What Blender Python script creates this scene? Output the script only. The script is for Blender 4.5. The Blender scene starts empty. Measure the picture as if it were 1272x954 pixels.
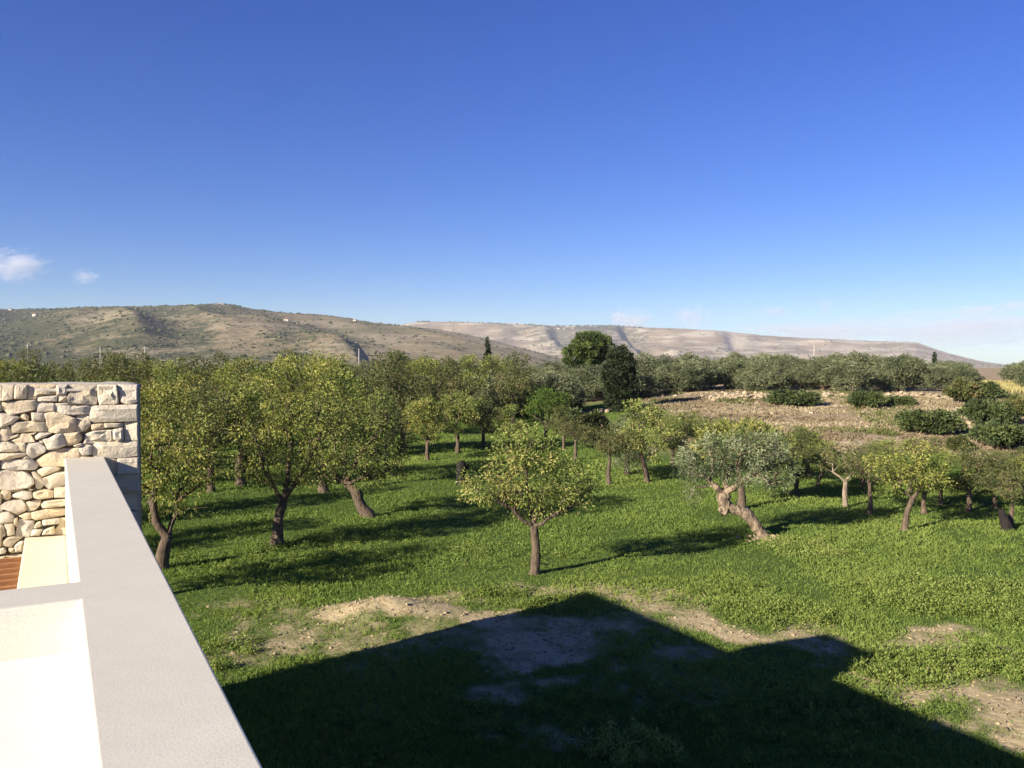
import bpy, bmesh, math, random
import numpy as np
from math import radians, sin, cos, tan, atan2, hypot, pi
from mathutils import Vector, Matrix

# ------------------------------------------------------------------ camera, sky, sun, exposure
SC = bpy.context.scene
COL = SC.collection
F_PX, W_PX, H_PX = 1040.0, 1272.0, 954.0
HORIZON = 446.0
CAM_Z = 5.0
PITCH = math.atan((H_PX / 2 - HORIZON) / F_PX)
cam_d = bpy.data.cameras.new("camera")
cam_d.sensor_width = 36.0
cam_d.lens = 36.0 * F_PX / W_PX
cam_d.clip_start = 0.05
cam_d.clip_end = 40000.0
cam = bpy.data.objects.new("camera", cam_d)
COL.objects.link(cam)
cam.location = (0, 0, CAM_Z)
cam.rotation_euler = (pi / 2 - PITCH, 0, 0)
SC.camera = cam

SUN_AZ, SUN_EL = 51.0, 22.0          # azimuth the light travels towards (clockwise from +y), elevation
world = bpy.data.worlds.new("World")
SC.world = world
world.use_nodes = True
wn = world.node_tree.nodes
wl = world.node_tree.links
bg = wn["Background"]
sky = wn.new("ShaderNodeTexSky")
sky.sky_type = 'NISHITA'
sky.sun_disc = False
sky.sun_elevation = radians(SUN_EL)
sky.sun_rotation = radians(SUN_AZ + 180.0)
sky.altitude = 100.0
sky.air_density = 1.0
sky.dust_density = 0.1
sky.ozone_density = 7.0
hsv = wn.new("ShaderNodeHueSaturation")
hsv.inputs['Hue'].default_value = 0.523
hsv.inputs['Saturation'].default_value = 1.16
wl.new(sky.outputs[0], hsv.inputs['Color'])
wl.new(hsv.outputs[0], bg.inputs['Color'])
bg.inputs['Strength'].default_value = 0.054

sun_d = bpy.data.lights.new("sun", 'SUN')
sun_d.energy = 5.0
sun_d.angle = radians(0.5)
sun_d.color = (1.0, 0.89, 0.72)
sun = bpy.data.objects.new("sun", sun_d)
COL.objects.link(sun)
_az = radians(SUN_AZ)
SUNV = Vector((sin(_az) * cos(radians(SUN_EL)), cos(_az) * cos(radians(SUN_EL)), -sin(radians(SUN_EL))))
sun.rotation_euler = SUNV.to_track_quat('-Z', 'Y').to_euler()
sun.location = (-30, -20, 40)

SC.view_settings.view_transform = 'Standard'
SC.view_settings.look = 'None'
SC.view_settings.exposure = 1.38
SC.view_settings.gamma = 1.0
SC.view_settings.use_curve_mapping = False
SC.render.engine = 'CYCLES'
SC.cycles.max_bounces = 8
SC.cycles.transparent_max_bounces = 8
SC.cycles.volume_bounces = 4
SC.cycles.use_denoising = True
SC.cycles.caustics_reflective = False
SC.cycles.caustics_refractive = False

rng = np.random.default_rng(7)
random.seed(7)

# ------------------------------------------------------------------ helpers
def smooth(t):
    t = np.clip(t, 0.0, 1.0)
    return t * t * (3 - 2 * t)

def _hash(ix, iy, s):
    n = (ix.astype(np.int64) * 374761393 + iy.astype(np.int64) * 668265263 + s * 144269504) & 0xFFFFFFFF
    n = ((n ^ (n >> 13)) * 1274126177) & 0xFFFFFFFF
    n = n ^ (n >> 16)
    return (n & 0xFFFFFF) / float(0xFFFFFF)

def vnoise(x, y, s=0):
    x = np.asarray(x, float); y = np.asarray(y, float)
    ix = np.floor(x); iy = np.floor(y)
    fx = smooth(x - ix); fy = smooth(y - iy)
    a = _hash(ix, iy, s); b = _hash(ix + 1, iy, s); c = _hash(ix, iy + 1, s); d = _hash(ix + 1, iy + 1, s)
    return (a * (1 - fx) + b * fx) * (1 - fy) + (c * (1 - fx) + d * fx) * fy

def fbm(x, y, s=0, o=4):
    v = 0; a = 0.5; t = 0
    for i in range(o):
        v = v + a * vnoise(x, y, s + i * 17); t += a
        x = np.asarray(x) * 2.03 + 11.7; y = np.asarray(y) * 2.03 + 5.3; a *= 0.5
    return v / t

def ray(px, py):
    xc = (px - W_PX / 2) / F_PX
    yc = (H_PX / 2 - py) / F_PX
    d = Vector((xc, cos(PITCH) + yc * sin(PITCH), -sin(PITCH) + yc * cos(PITCH)))
    return d

def on_plane(px, py, z):
    d = ray(px, py)
    t = (z - CAM_Z) / d.z
    return Vector((d.x * t, d.y * t, z))

def at_depth(px, py, D):
    d = ray(px, py)
    t = D / d.y
    return Vector((d.x * t, D, CAM_Z + d.z * t))

def mesh_np(name, verts, faces_flat, loop_totals, mats, smooth_shade=False, mat_idx=None, attrs=None, parent=None, link=True):
    me = bpy.data.meshes.new(name)
    verts = np.asarray(verts, np.float32).reshape(-1, 3)
    faces_flat = np.asarray(faces_flat, np.int32).ravel()
    loop_totals = np.asarray(loop_totals, np.int32)
    me.vertices.add(len(verts)); me.vertices.foreach_set("co", verts.ravel())
    me.loops.add(len(faces_flat)); me.loops.foreach_set("vertex_index", faces_flat)
    me.polygons.add(len(loop_totals))
    starts = np.concatenate([[0], np.cumsum(loop_totals)[:-1]]).astype(np.int32)
    me.polygons.foreach_set("loop_start", starts)
    me.polygons.foreach_set("loop_total", loop_totals)
    if mat_idx is not None:
        me.polygons.foreach_set("material_index", np.asarray(mat_idx, np.int32))
    me.polygons.foreach_set("use_smooth", np.full(len(loop_totals), bool(smooth_shade)))
    for m in (mats if isinstance(mats, (list, tuple)) else [mats]):
        me.materials.append(m)
    for k, v in (attrs or {}).items():
        a = me.attributes.new(k, 'FLOAT', 'POINT')
        a.data.foreach_set("value", np.asarray(v, np.float32))
    me.update(calc_edges=True)
    me.validate()
    if not link:
        return me
    return obj(name, me, parent)

def obj(name, data, parent=None, loc=None):
    o = bpy.data.objects.new(name, data)
    COL.objects.link(o)
    if parent is not None:
        o.parent = parent
    if loc is not None:
        o.location = loc
    return o

def tag(o, label=None, cat=None, group=None, kind=None):
    if label: o['label'] = label
    if cat: o['category'] = cat
    if group: o['group'] = group
    if kind: o['kind'] = kind
    return o

def empty(name, loc=(0, 0, 0), rz=0.0):
    o = bpy.data.objects.new(name, None)
    COL.objects.link(o)
    o.location = loc
    o.rotation_euler = (0, 0, rz)
    o.empty_display_size = 0.2
    return o

def prism(name, poly, z0, z1, mats, parent=None, bevel=0.0, top_index=0, side_index=0):
    """Closed prism over a counter-clockwise ground polygon."""
    bm = bmesh.new()
    lo = [bm.verts.new((p[0], p[1], z0)) for p in poly]
    hi = [bm.verts.new((p[0], p[1], z1)) for p in poly]
    n = len(poly)
    bm.faces.new(hi); bm.faces.new(lo[::-1])
    for i in range(n):
        j = (i + 1) % n
        bm.faces.new((lo[i], lo[j], hi[j], hi[i]))
    bmesh.ops.recalc_face_normals(bm, faces=bm.faces)
    if bevel:
        es = [e for e in bm.edges if max(v.co.z for v in e.verts) > z1 - 1e-5]
        bmesh.ops.bevel(bm, geom=es, offset=bevel, segments=3, affect='EDGES', profile=0.5)
    for f in bm.faces:
        f.material_index = top_index if f.normal.z > 0.6 else side_index
        f.smooth = False
    me = bpy.data.meshes.new(name)
    bm.to_mesh(me); bm.free()
    for m in (mats if isinstance(mats, (list, tuple)) else [mats]):
        me.materials.append(m)
    return obj(name, me, parent)

# ------------------------------------------------------------------ materials
def new_mat(name):
    m = bpy.data.materials.new(name)
    m.use_nodes = True
    nt = m.node_tree
    b = nt.nodes["Principled BSDF"]
    b.inputs['Specular IOR Level'].default_value = 0.25
    return m, nt, b

def N(nt, t, **kw):
    n = nt.nodes.new(t)
    for k, v in kw.items():
        if hasattr(n, k):
            setattr(n, k, v)
    return n

def ramp(nt, stops, src, interp='LINEAR'):
    r = nt.nodes.new("ShaderNodeValToRGB")
    e = r.color_ramp.elements
    r.color_ramp.interpolation = interp
    while len(e) < len(stops):
        e.new(0.5)
    for i, (p, c) in enumerate(stops):
        e[i].position = p
        e[i].color = (c[0], c[1], c[2], 1)
    nt.links.new(src, r.inputs[0])
    return r.outputs[0]

def noise(nt, scale, detail=4, rough=0.55, vec=None, dist=0.0):
    n = nt.nodes.new("ShaderNodeTexNoise")
    n.inputs['Scale'].default_value = scale
    n.inputs['Detail'].default_value = detail
    n.inputs['Roughness'].default_value = rough
    n.inputs['Distortion'].default_value = dist
    if vec is None:
        g = nt.nodes.new("ShaderNodeNewGeometry")
        vec = g.outputs['Position']
    nt.links.new(vec, n.inputs['Vector'])
    return n.outputs[0]

def mix(nt, a, b, fac, mode='MIX'):
    m = nt.nodes.new("ShaderNodeMix")
    m.data_type = 'RGBA'; m.blend_type = mode
    for s, v in ((0, fac), (6, a), (7, b)):
        if isinstance(v, (int, float)):
            m.inputs[s].default_value = v
        elif isinstance(v, tuple):
            m.inputs[s].default_value = (v[0], v[1], v[2], 1)
        else:
            nt.links.new(v, m.inputs[s])
    return m.outputs[2]

def math_n(nt, op, a, b=0.0, c=0.0):
    m = nt.nodes.new("ShaderNodeMath"); m.operation = op
    for s, v in enumerate((a, b, c)):
        if isinstance(v, (int, float)):
            m.inputs[s].default_value = v
        else:
            nt.links.new(v, m.inputs[s])
    return m.outputs[0]

def bump(nt, b, height, strength=0.5, dist=0.02):
    n = nt.nodes.new("ShaderNodeBump")
    n.inputs['Strength'].default_value = strength
    n.inputs['Distance'].default_value = dist
    nt.links.new(height, n.inputs['Height'])
    nt.links.new(n.outputs[0], b.inputs['Normal'])

def attr(nt, name):
    a = nt.nodes.new("ShaderNodeAttribute"); a.attribute_name = name
    return a.outputs['Fac']

def mapped(nt, scale=(1, 1, 1), rot=(0, 0, 0)):
    g = nt.nodes.new("ShaderNodeNewGeometry")
    m = nt.nodes.new("ShaderNodeMapping")
    m.inputs['Scale'].default_value = scale
    m.inputs['Rotation'].default_value = rot
    nt.links.new(g.outputs['Position'], m.inputs['Vector'])
    return m.outputs[0]

def plaster_mat(name, base, dark, stain=0.5, grain=0.12):
    m, nt, b = new_mat(name)
    n1 = noise(nt, 1.6, 5, 0.6)
    n2 = noise(nt, 160, 3, 0.7)
    n3 = noise(nt, 9, 5, 0.65)
    c = ramp(nt, [(0.30, dark), (0.62, base)], math_n(nt, 'ADD', math_n(nt, 'MULTIPLY', n1, 1 - stain * 0.5), math_n(nt, 'MULTIPLY', n3, stain * 0.5)))
    c = mix(nt, c, mix(nt, c, tuple(x * 0.72 for x in base), 1.0), ramp_f(nt, n2, 0.50, 0.75), 'MIX')
    nt.links.new(c, b.inputs['Base Color'])
    b.inputs['Roughness'].default_value = 0.9
    b.inputs['Specular IOR Level'].default_value = 0.12
    h = math_n(nt, 'ADD', math_n(nt, 'MULTIPLY', n2, 1.0), math_n(nt, 'MULTIPLY', noise(nt, 7, 3, 0.5), 2.0))
    bump(nt, b, h, grain, 0.008)
    return m

def ramp_f(nt, src, a, b_):
    mr = nt.nodes.new("ShaderNodeMapRange")
    mr.inputs['From Min'].default_value = a
    mr.inputs['From Max'].default_value = b_
    nt.links.new(src, mr.inputs['Value'])
    return mr.outputs[0]

M_CAP = plaster_mat("cap_plaster", (0.535, 0.51, 0.435), (0.475, 0.45, 0.38), 0.9, 0.10)
M_WHITE = plaster_mat("white_plaster", (0.70, 0.68, 0.60), (0.66, 0.64, 0.555), 0.4, 0.10)
M_CREAM = plaster_mat("cream_plaster", (0.58, 0.53, 0.40), (0.55, 0.50, 0.37), 0.4, 0.06)
M_COPE = plaster_mat("coping_mortar", (0.50, 0.46, 0.38), (0.36, 0.33, 0.28), 0.8, 0.5)

def stone_mat():
    m, nt, b = new_mat("limestone")
    oi = nt.nodes.new("ShaderNodeObjectInfo")
    base = ramp(nt, [(0.0, (0.50, 0.43, 0.31)), (0.28, (0.58, 0.51, 0.39)), (0.5, (0.54, 0.485, 0.40)), (0.72, (0.58, 0.47, 0.31)), (0.9, (0.46, 0.42, 0.35)), (1.0, (0.61, 0.56, 0.47))], oi.outputs['Random'])
    n1 = noise(nt, 14, 6, 0.65)
    n2 = noise(nt, 60, 5, 0.7)
    c = mix(nt, base, mix(nt, base, (0.40, 0.37, 0.33), 0.55), ramp_f(nt, n1, 0.5, 0.72))
    c = mix(nt, c, (0.58, 0.45, 0.27), math_n(nt, 'MULTIPLY', ramp_f(nt, noise(nt, 6, 4, 0.6), 0.55, 0.72), 0.45))
    c = mix(nt, c, (0.22, 0.20, 0.17), math_n(nt, 'MULTIPLY', ramp_f(nt, n2, 0.60, 0.78), 0.6))
    nt.links.new(c, b.inputs['Base Color'])
    b.inputs['Roughness'].default_value = 0.95
    b.inputs['Specular IOR Level'].default_value = 0.1
    h = math_n(nt, 'ADD', math_n(nt, 'MULTIPLY', n1, 1.0), math_n(nt, 'MULTIPLY', n2, 0.45))
    bump(nt, b, h, 0.8, 0.022)
    return m
M_STONE = stone_mat()

def simple_mat(name, c0, c1, scale, rough=0.9, bs=0.4, bd=0.02, vec_scale=None, spec=0.15):
    m, nt, b = new_mat(name)
    v = mapped(nt, vec_scale) if vec_scale else None
    n = noise(nt, scale, 5, 0.6, v)
    nt.links.new(ramp(nt, [(0.3, c0), (0.7, c1)], n), b.inputs['Base Color'])
    b.inputs['Roughness'].default_value = rough
    b.inputs['Specular IOR Level'].default_value = spec
    if bs:
        bump(nt, b, n, bs, bd)
    return m

M_MORTAR = simple_mat("wall_core_mortar", (0.16, 0.13, 0.09), (0.28, 0.23, 0.16), 30)
M_WOOD = simple_mat("pergola_wood", (0.22, 0.095, 0.04), (0.36, 0.17, 0.075), 6, 0.6, 0.2, 0.004, (3, 3, 30), 0.3)
M_BARK = simple_mat("almond_bark", (0.048, 0.036, 0.027), (0.15, 0.112, 0.082), 16, 0.95, 1.0, 0.05, (1, 1, 0.35))
M_BARK_DK = simple_mat("charred_bark", (0.010, 0.009, 0.009), (0.03, 0.026, 0.024), 14, 0.95, 1.0, 0.05, (1, 1, 0.35))
M_BARK_OL = simple_mat("olive_bark", (0.075, 0.057, 0.040), (0.40, 0.31, 0.22), 11, 0.95, 1.0, 0.14, (1, 1, 0.4))
M_BARK_PALE = simple_mat("pale_bark", (0.10, 0.078, 0.058), (0.30, 0.24, 0.18), 7, 0.95, 0.8, 0.05, (1, 1, 0.3))
M_POLE = simple_mat("pole_concrete", (0.30, 0.28, 0.25), (0.40, 0.38, 0.34), 4, 0.9, 0)
M_METAL = simple_mat("mast_steel", (0.25, 0.25, 0.27), (0.32, 0.32, 0.34), 2, 0.6, 0)
M_ROCK = simple_mat("pale_rock", (0.22, 0.175, 0.115), (0.44, 0.36, 0.25), 5, 0.95, 0.7, 0.05)
M_HOUSE = simple_mat("house_render", (0.46, 0.42, 0.36), (0.60, 0.56, 0.50), 0.2, 0.9, 0)
M_ROOF = simple_mat("roof_tiles", (0.26, 0.14, 0.09), (0.34, 0.19, 0.12), 1.0, 0.9, 0)

def leaf_mat(name, stops, trans=0.36, rough=0.55, spec=0.25, jitter=0.12):
    m, nt, b = new_mat(name)
    t = attr(nt, "tint")
    oi = nt.nodes.new("ShaderNodeObjectInfo")
    f = math_n(nt, 'ADD', t, math_n(nt, 'MULTIPLY', math_n(nt, 'SUBTRACT', oi.outputs['Random'], 0.5), jitter))
    c = ramp(nt, stops, f)
    nt.links.new(c, b.inputs['Base Color'])
    b.inputs['Roughness'].default_value = rough
    b.inputs['Specular IOR Level'].default_value = spec
    tr = nt.nodes.new("ShaderNodeBsdfTranslucent")
    c2 = mix(nt, c, (1.0, 0.95, 0.45), 1.0, 'MULTIPLY')
    nt.links.new(c2, tr.inputs['Color'])
    ms = nt.nodes.new("ShaderNodeMixShader")
    ms.inputs[0].default_value = trans
    nt.links.new(b.outputs[0], ms.inputs[1]); nt.links.new(tr.outputs[0], ms.inputs[2])
    nt.links.new(ms.outputs[0], nt.nodes["Material Output"].inputs['Surface'])
    return m

L_ALMOND = leaf_mat("almond_leaves", [(0.0, (0.060, 0.094, 0.026)), (0.45, (0.155, 0.205, 0.050)), (0.75, (0.292, 0.325, 0.084)), (0.95, (0.43, 0.43, 0.145)), (1.0, (0.40, 0.33, 0.125))])
L_ALMOND_Y = leaf_mat("yellowing_almond_leaves", [(0.0, (0.062, 0.092, 0.024)), (0.4, (0.165, 0.198, 0.047)), (0.72, (0.315, 0.325, 0.079)), (0.95, (0.45, 0.43, 0.12)), (1.0, (0.40, 0.31, 0.115))])
L_GREEN = leaf_mat("fresh_green_leaves", [(0.0, (0.040, 0.080, 0.012)), (0.5, (0.085, 0.150, 0.022)), (0.85, (0.15, 0.20, 0.035)), (1.0, (0.20, 0.20, 0.05))])
L_DULL = leaf_mat("dull_olive_green_leaves", [(0.0, (0.053, 0.070, 0.022)), (0.5, (0.106, 0.128, 0.041)), (0.85, (0.188, 0.196, 0.069)), (1.0, (0.213, 0.162, 0.075))])
L_OLIVE = leaf_mat("silver_olive_leaves", [(0.0, (0.052, 0.074, 0.030)), (0.5, (0.120, 0.152, 0.066)), (0.85, (0.23, 0.268, 0.140)), (1.0, (0.37, 0.40, 0.26))], 0.15, 0.5, 0.35)
L_OLIVE_F = leaf_mat("grove_olive_leaves", [(0.0, (0.054, 0.073, 0.035)), (0.5, (0.118, 0.140, 0.070)), (0.85, (0.196, 0.212, 0.115)), (1.0, (0.25, 0.262, 0.15))], 0.18, 0.6, 0.2, 0.22)
L_PINE = leaf_mat("pine_needles", [(0.0, (0.030, 0.052, 0.014)), (0.5, (0.075, 0.115, 0.028)), (1.0, (0.14, 0.18, 0.048))], 0.12)
L_CYPRESS = leaf_mat("cypress_foliage", [(0.0, (0.012, 0.020, 0.008)), (0.5, (0.025, 0.038, 0.016)), (1.0, (0.048, 0.065, 0.027))], 0.08)
L_SHRUB = leaf_mat("mastic_leaves", [(0.0, (0.028, 0.045, 0.014)), (0.5, (0.054, 0.078, 0.024)), (1.0, (0.105, 0.128, 0.042))], 0.15)
L_BROWN = leaf_mat("dry_brush_twigs", [(0.0, (0.092, 0.074, 0.045)), (0.5, (0.22, 0.178, 0.112)), (1.0, (0.40, 0.345, 0.225))], 0.1, 0.9, 0.05)
L_GRASS = leaf_mat("grass_blades", [(0.0, (0.082, 0.136, 0.030)), (0.45, (0.165, 0.240, 0.052)), (0.75, (0.245, 0.310, 0.074)), (0.9, (0.30, 0.32, 0.09)), (1.0, (0.46, 0.39, 0.21))], 0.42, 0.6, 0.2, 0.0)
L_WEED = leaf_mat("weed_leaves", [(0.0, (0.066, 0.114, 0.026)), (0.5, (0.142, 0.208, 0.044)), (0.85, (0.24, 0.29, 0.068)), (1.0, (0.34, 0.37, 0.12))], 0.38, 0.6, 0.2, 0.1)

# ------------------------------------------------------------------ terrain
PATCHES = []   # bare soil patches: centre, radii, strength

def base_height(x, y):
    x = np.asarray(x, float); y = np.asarray(y, float)
    D = np.hypot(x, y) + 1e-6
    th = np.where(y > 0.5, x / np.maximum(y, 0.5), np.where(x > 0, 3.0, -3.0))
    right = smooth((th + 0.02) / 0.27)
    z = 1.7 * smooth((D - 38) / 36.0) * right
    z = z + 0.5 * smooth((D - 60) / 40.0) * (1 - right)
    z = z - 0.0085 * np.maximum(D - 300, 0)
    near = 1 - smooth((D - 90) / 60.0)
    z = z + near * ((fbm(x / 4.0, y / 4.0, 3, 3) - 0.5) * 0.16 + (fbm(x / 0.9, y / 0.9, 9, 2) - 0.5) * 0.05)
    rk = rocky_mask(x, y)
    z = z + rk * ((fbm(x / 5.0, y / 3.0, 31, 4) - 0.5) * 0.7)
    return z

def rocky_mask(x, y):
    D = np.hypot(x, y)
    th = np.where(y > 0.5, x / np.maximum(y, 0.5), 3.0)
    w = (fbm(x / 7.0, y / 7.0, 77, 3) - 0.5) * 10
    a = smooth((D + w - 43) / 6.0) * (1 - smooth((D - 82) / 12.0))
    return a * smooth((th - 0.13 + w * 0.004) / 0.08)

def dry_mask(x, y):
    D = np.hypot(x, y)
    th = np.where(y > 0.5, x / np.maximum(y, 0.5), 3.0)
    w = (fbm(x / 7.0, y / 7.0, 77, 3) - 0.5) * 10
    return np.maximum(smooth((D + w - 43) / 6.0) * smooth((th - 0.13 + w * 0.004) / 0.08), 0.85 * smooth((D + w * 2 - 78) / 14.0) * (1 - 0.8 * smooth((D - 140) / 60)))

def ground_hit(px, py):
    d = ray(px, py)
    lo, hi = 3.0, None
    ts = np.exp(np.linspace(math.log(3.0), math.log(600.0), 900))
    xs, ys, zs = d.x * ts, d.y * ts, CAM_Z + d.z * ts
    below = zs < height(xs, ys)
    i = int(np.argmax(below)) if below.any() else len(ts) - 1
    return Vector((xs[i], ys[i], float(height(xs[i], ys[i]))))

MOUND = None
def height(x, y):
    z = base_height(x, y)
    if MOUND is not None:
        mx, my, rx, ry, hh = MOUND
        e = ((x - mx) / rx) ** 2 + ((y - my) / ry) ** 2
        z = z + hh * np.exp(-e * 1.6) * (0.7 + 0.6 * fbm(np.asarray(x) / 0.35, np.asarray(y) / 0.35, 41, 3))
    return z

_m = on_plane(482, 762, 0.0)
MOUND = (_m.x, _m.y, 1.25, 0.75, 0.30)
for (px, py, rx, ry, s) in [
        (470, 762, 92, 20, 1.0), (395, 775, 60, 18, 0.7), (540, 752, 40, 16, 0.8), (350, 800, 70, 26, 0.62), (600, 768, 70, 16, 0.85),
        (310, 760, 60, 30, 0.45), (720, 735, 130, 14, 0.55), (800, 742, 70, 14, 0.65), (870, 772, 60, 14, 0.85), (940, 798, 45, 9, 0.95),
        (650, 800, 100, 26, 0.95), (720, 775, 90, 16, 0.8), (760, 800, 60, 20, 0.5), (640, 850, 60, 20, 0.6), (650, 905, 70, 18, 0.6), (860, 820, 60, 20, 0.6),
        (900, 870, 60, 14, 0.45), (1055, 830, 45, 22, 0.85), (1110, 803, 45, 12, 0.85), (1160, 785, 80, 12, 0.75), (1205, 872, 85, 26, 1.0), (1262, 905, 60, 26, 0.95),
        (1262, 815, 40, 12, 0.8), (1040, 785, 40, 8, 0.6), (1150, 880, 50, 14, 0.6), (420, 795, 110, 40, 0.5), (560, 785, 80, 22, 0.5), (290, 790, 50, 36, 0.5), (830, 752, 90, 18, 0.6), (1000, 802, 50, 9, 0.7), (1100, 855, 60, 26, 0.55), (1185, 838, 60, 18, 0.55), (800, 850, 120, 30, 0.4), (1000, 790, 80, 12, 0.75), (1150, 800, 95, 14, 0.7), (900, 783, 80, 12, 0.75), (1160, 862, 70, 22, 0.65), (700, 738, 110, 10, 0.6), (450, 890, 120, 30, 0.35), (690, 770, 40, 12, 0.4)]:
    c = on_plane(px, py, 0.0)
    ex = on_plane(px + rx, py, 0.0)
    a = on_plane(px, py - ry, 0.0); b_ = on_plane(px, py + ry, 0.0)
    PATCHES.append((c.x, c.y, abs(ex.x - c.x), abs(a.y - b_.y) / 2, s))

def dirt_mask(x, y):
    x = np.asarray(x, float); y = np.asarray(y, float)
    wx = (fbm(x / 1.1, y / 1.1, 51, 4) - 0.5) * 2.0
    wy = (fbm(x / 1.1, y / 1.1, 57, 4) - 0.5) * 2.0
    v = np.zeros_like(x)
    for (cx, cy, rx, ry, s) in PATCHES:
        e = np.sqrt(((x + wx - cx) / rx) ** 2 + ((y + wy - cy) / ry) ** 2)
        v = np.maximum(v, s * (1 - smooth((e - 0.45) / 0.95)))
    g = fbm(x / 0.28, y / 0.28, 63, 3)
    return np.clip(v * 1.55 - (g - 0.22) * 1.35 * smooth(v / 0.1), 0, 1)

def build_ground():
    rad = np.concatenate([[1.5, 4.0, 6.5], np.exp(np.linspace(math.log(8.5), math.log(160), 260)), np.exp(np.linspace(math.log(175), math.log(6600), 40))])
    front = np.linspace(-50, 50, 460)
    back = np.linspace(50, 310, 60)[1:-1]
    ang = np.radians(np.concatenate([front, back]))
    R, A = np.meshgrid(rad, ang, indexing='ij')
    X = R * np.sin(A); Y = R * np.cos(A)
    Z = height(X, Y)
    nr, na = X.shape
    verts = np.stack([X.ravel(), Y.ravel(), Z.ravel()], 1)
    c0 = len(verts)
    verts = np.vstack([verts, [[0, 0, float(height(0.0, 0.0))]]])
    i, j = np.meshgrid(np.arange(nr - 1), np.arange(na), indexing='ij')
    j2 = (j + 1) % na
    q = np.stack([i * na + j, i * na + j2, (i + 1) * na + j2, (i + 1) * na + j], -1)[..., ::-1].reshape(-1, 4)
    jj = np.arange(na)
    t = np.stack([np.full(na, c0), (jj + 1) % na, jj], 1)[:, ::1]
    flat = np.concatenate([q.ravel(), t.ravel()])
    tot = np.concatenate([np.full(len(q), 4), np.full(len(t), 3)])
    dm = dirt_mask(verts[:, 0], verts[:, 1])
    rm = dry_mask(verts[:, 0], verts[:, 1])
    m, nt, b = new_mat("meadow_ground")
    n1 = noise(nt, 0.8, 5, 0.6); n2 = noise(nt, 7, 5, 0.65); n3 = noise(nt, 40, 4, 0.7)
    green = ramp(nt, [(0.3, (0.050, 0.085, 0.018)), (0.7, (0.100, 0.150, 0.034))], n2)
    soil = ramp(nt, [(0.28, (0.24, 0.19, 0.105)), (0.5, (0.42, 0.34, 0.20)), (0.75, (0.56, 0.47, 0.30))], math_n(nt, 'ADD', math_n(nt, 'MULTIPLY', n2, 0.55), math_n(nt, 'MULTIPLY', n3, 0.45)))
    c = mix(nt, green, soil, attr(nt, "dirt"))
    rockc = ramp(nt, [(0.32, (0.16, 0.120, 0.075)), (0.5, (0.30, 0.235, 0.150)), (0.68, (0.46, 0.385, 0.26))], math_n(nt, 'ADD', math_n(nt, 'MULTIPLY', noise(nt, 0.45, 5, 0.65), 0.55), math_n(nt, 'MULTIPLY', noise(nt, 3.0, 4, 0.7), 0.45)))
    c = mix(nt, c, rockc, attr(nt, "rocky"))
    nt.links.new(c, b.inputs['Base Color'])
    b.inputs['Roughness'].default_value = 1.0
    b.inputs['Specular IOR Level'].default_value = 0.05
    bump(nt, b, math_n(nt, 'ADD', n2, math_n(nt, 'MULTIPLY', n3, 0.5)), 0.9, 0.06)
    o = mesh_np("ground", verts, flat, tot, m, True, attrs={"dirt": dm, "rocky": rm})
    tag(o, kind='structure')
    return o
build_ground()

# ------------------------------------------------------------------ hills
def ridge_interp(pts, px):
    xs = [p[0] for p in pts]; ys = [p[1] for p in pts]
    return np.interp(px, xs, ys)

def hill_mat(name, grass_a, grass_b, scrub, pale, scrub_amt, strata, zscale):
    m, nt, b = new_mat(name)
    big = noise(nt, 0.0035, 5, 0.6)
    mid = noise(nt, 0.016, 7, 0.68)
    fine = noise(nt, 0.11, 4, 0.75)
    c = mix(nt, grass_a, grass_b, ramp_f(nt, big, 0.40, 0.62))
    lay = noise(nt, 1.0, 4, 0.6, mapped(nt, (0.0035, 0.0035, zscale)))
    c = mix(nt, c, pale, math_n(nt, 'MULTIPLY', ramp_f(nt, lay, 0.48, 0.58), strata))
    dk = math_n(nt, 'ADD', math_n(nt, 'MULTIPLY', mid, 0.6), math_n(nt, 'MULTIPLY', fine, 0.4))
    dk = math_n(nt, 'ADD', dk, math_n(nt, 'MULTIPLY', math_n(nt, 'SUBTRACT', attr(nt, "scrub"), 0.5), scrub_amt))
    c = mix(nt, c, scrub, ramp_f(nt, dk, 0.47, 0.58))
    vor = nt.nodes.new("ShaderNodeTexVoronoi"); vor.inputs['Scale'].default_value = 0.075
    g = nt.nodes.new("ShaderNodeNewGeometry"); nt.links.new(g.outputs['Position'], vor.inputs['Vector'])
    c = mix(nt, c, tuple(x * 0.7 for x in scrub), math_n(nt, 'MULTIPLY', ramp_f(nt, vor.outputs['Distance'], 0.34, 0.16), 0.75))
    nt.links.new(c, b.inputs['Base Color'])
    b.inputs['Roughness'].default_value = 1.0
    b.inputs['Specular IOR Level'].default_value = 0.0
    bump(nt, b, dk, 0.9, 9.0)
    return m

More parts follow.
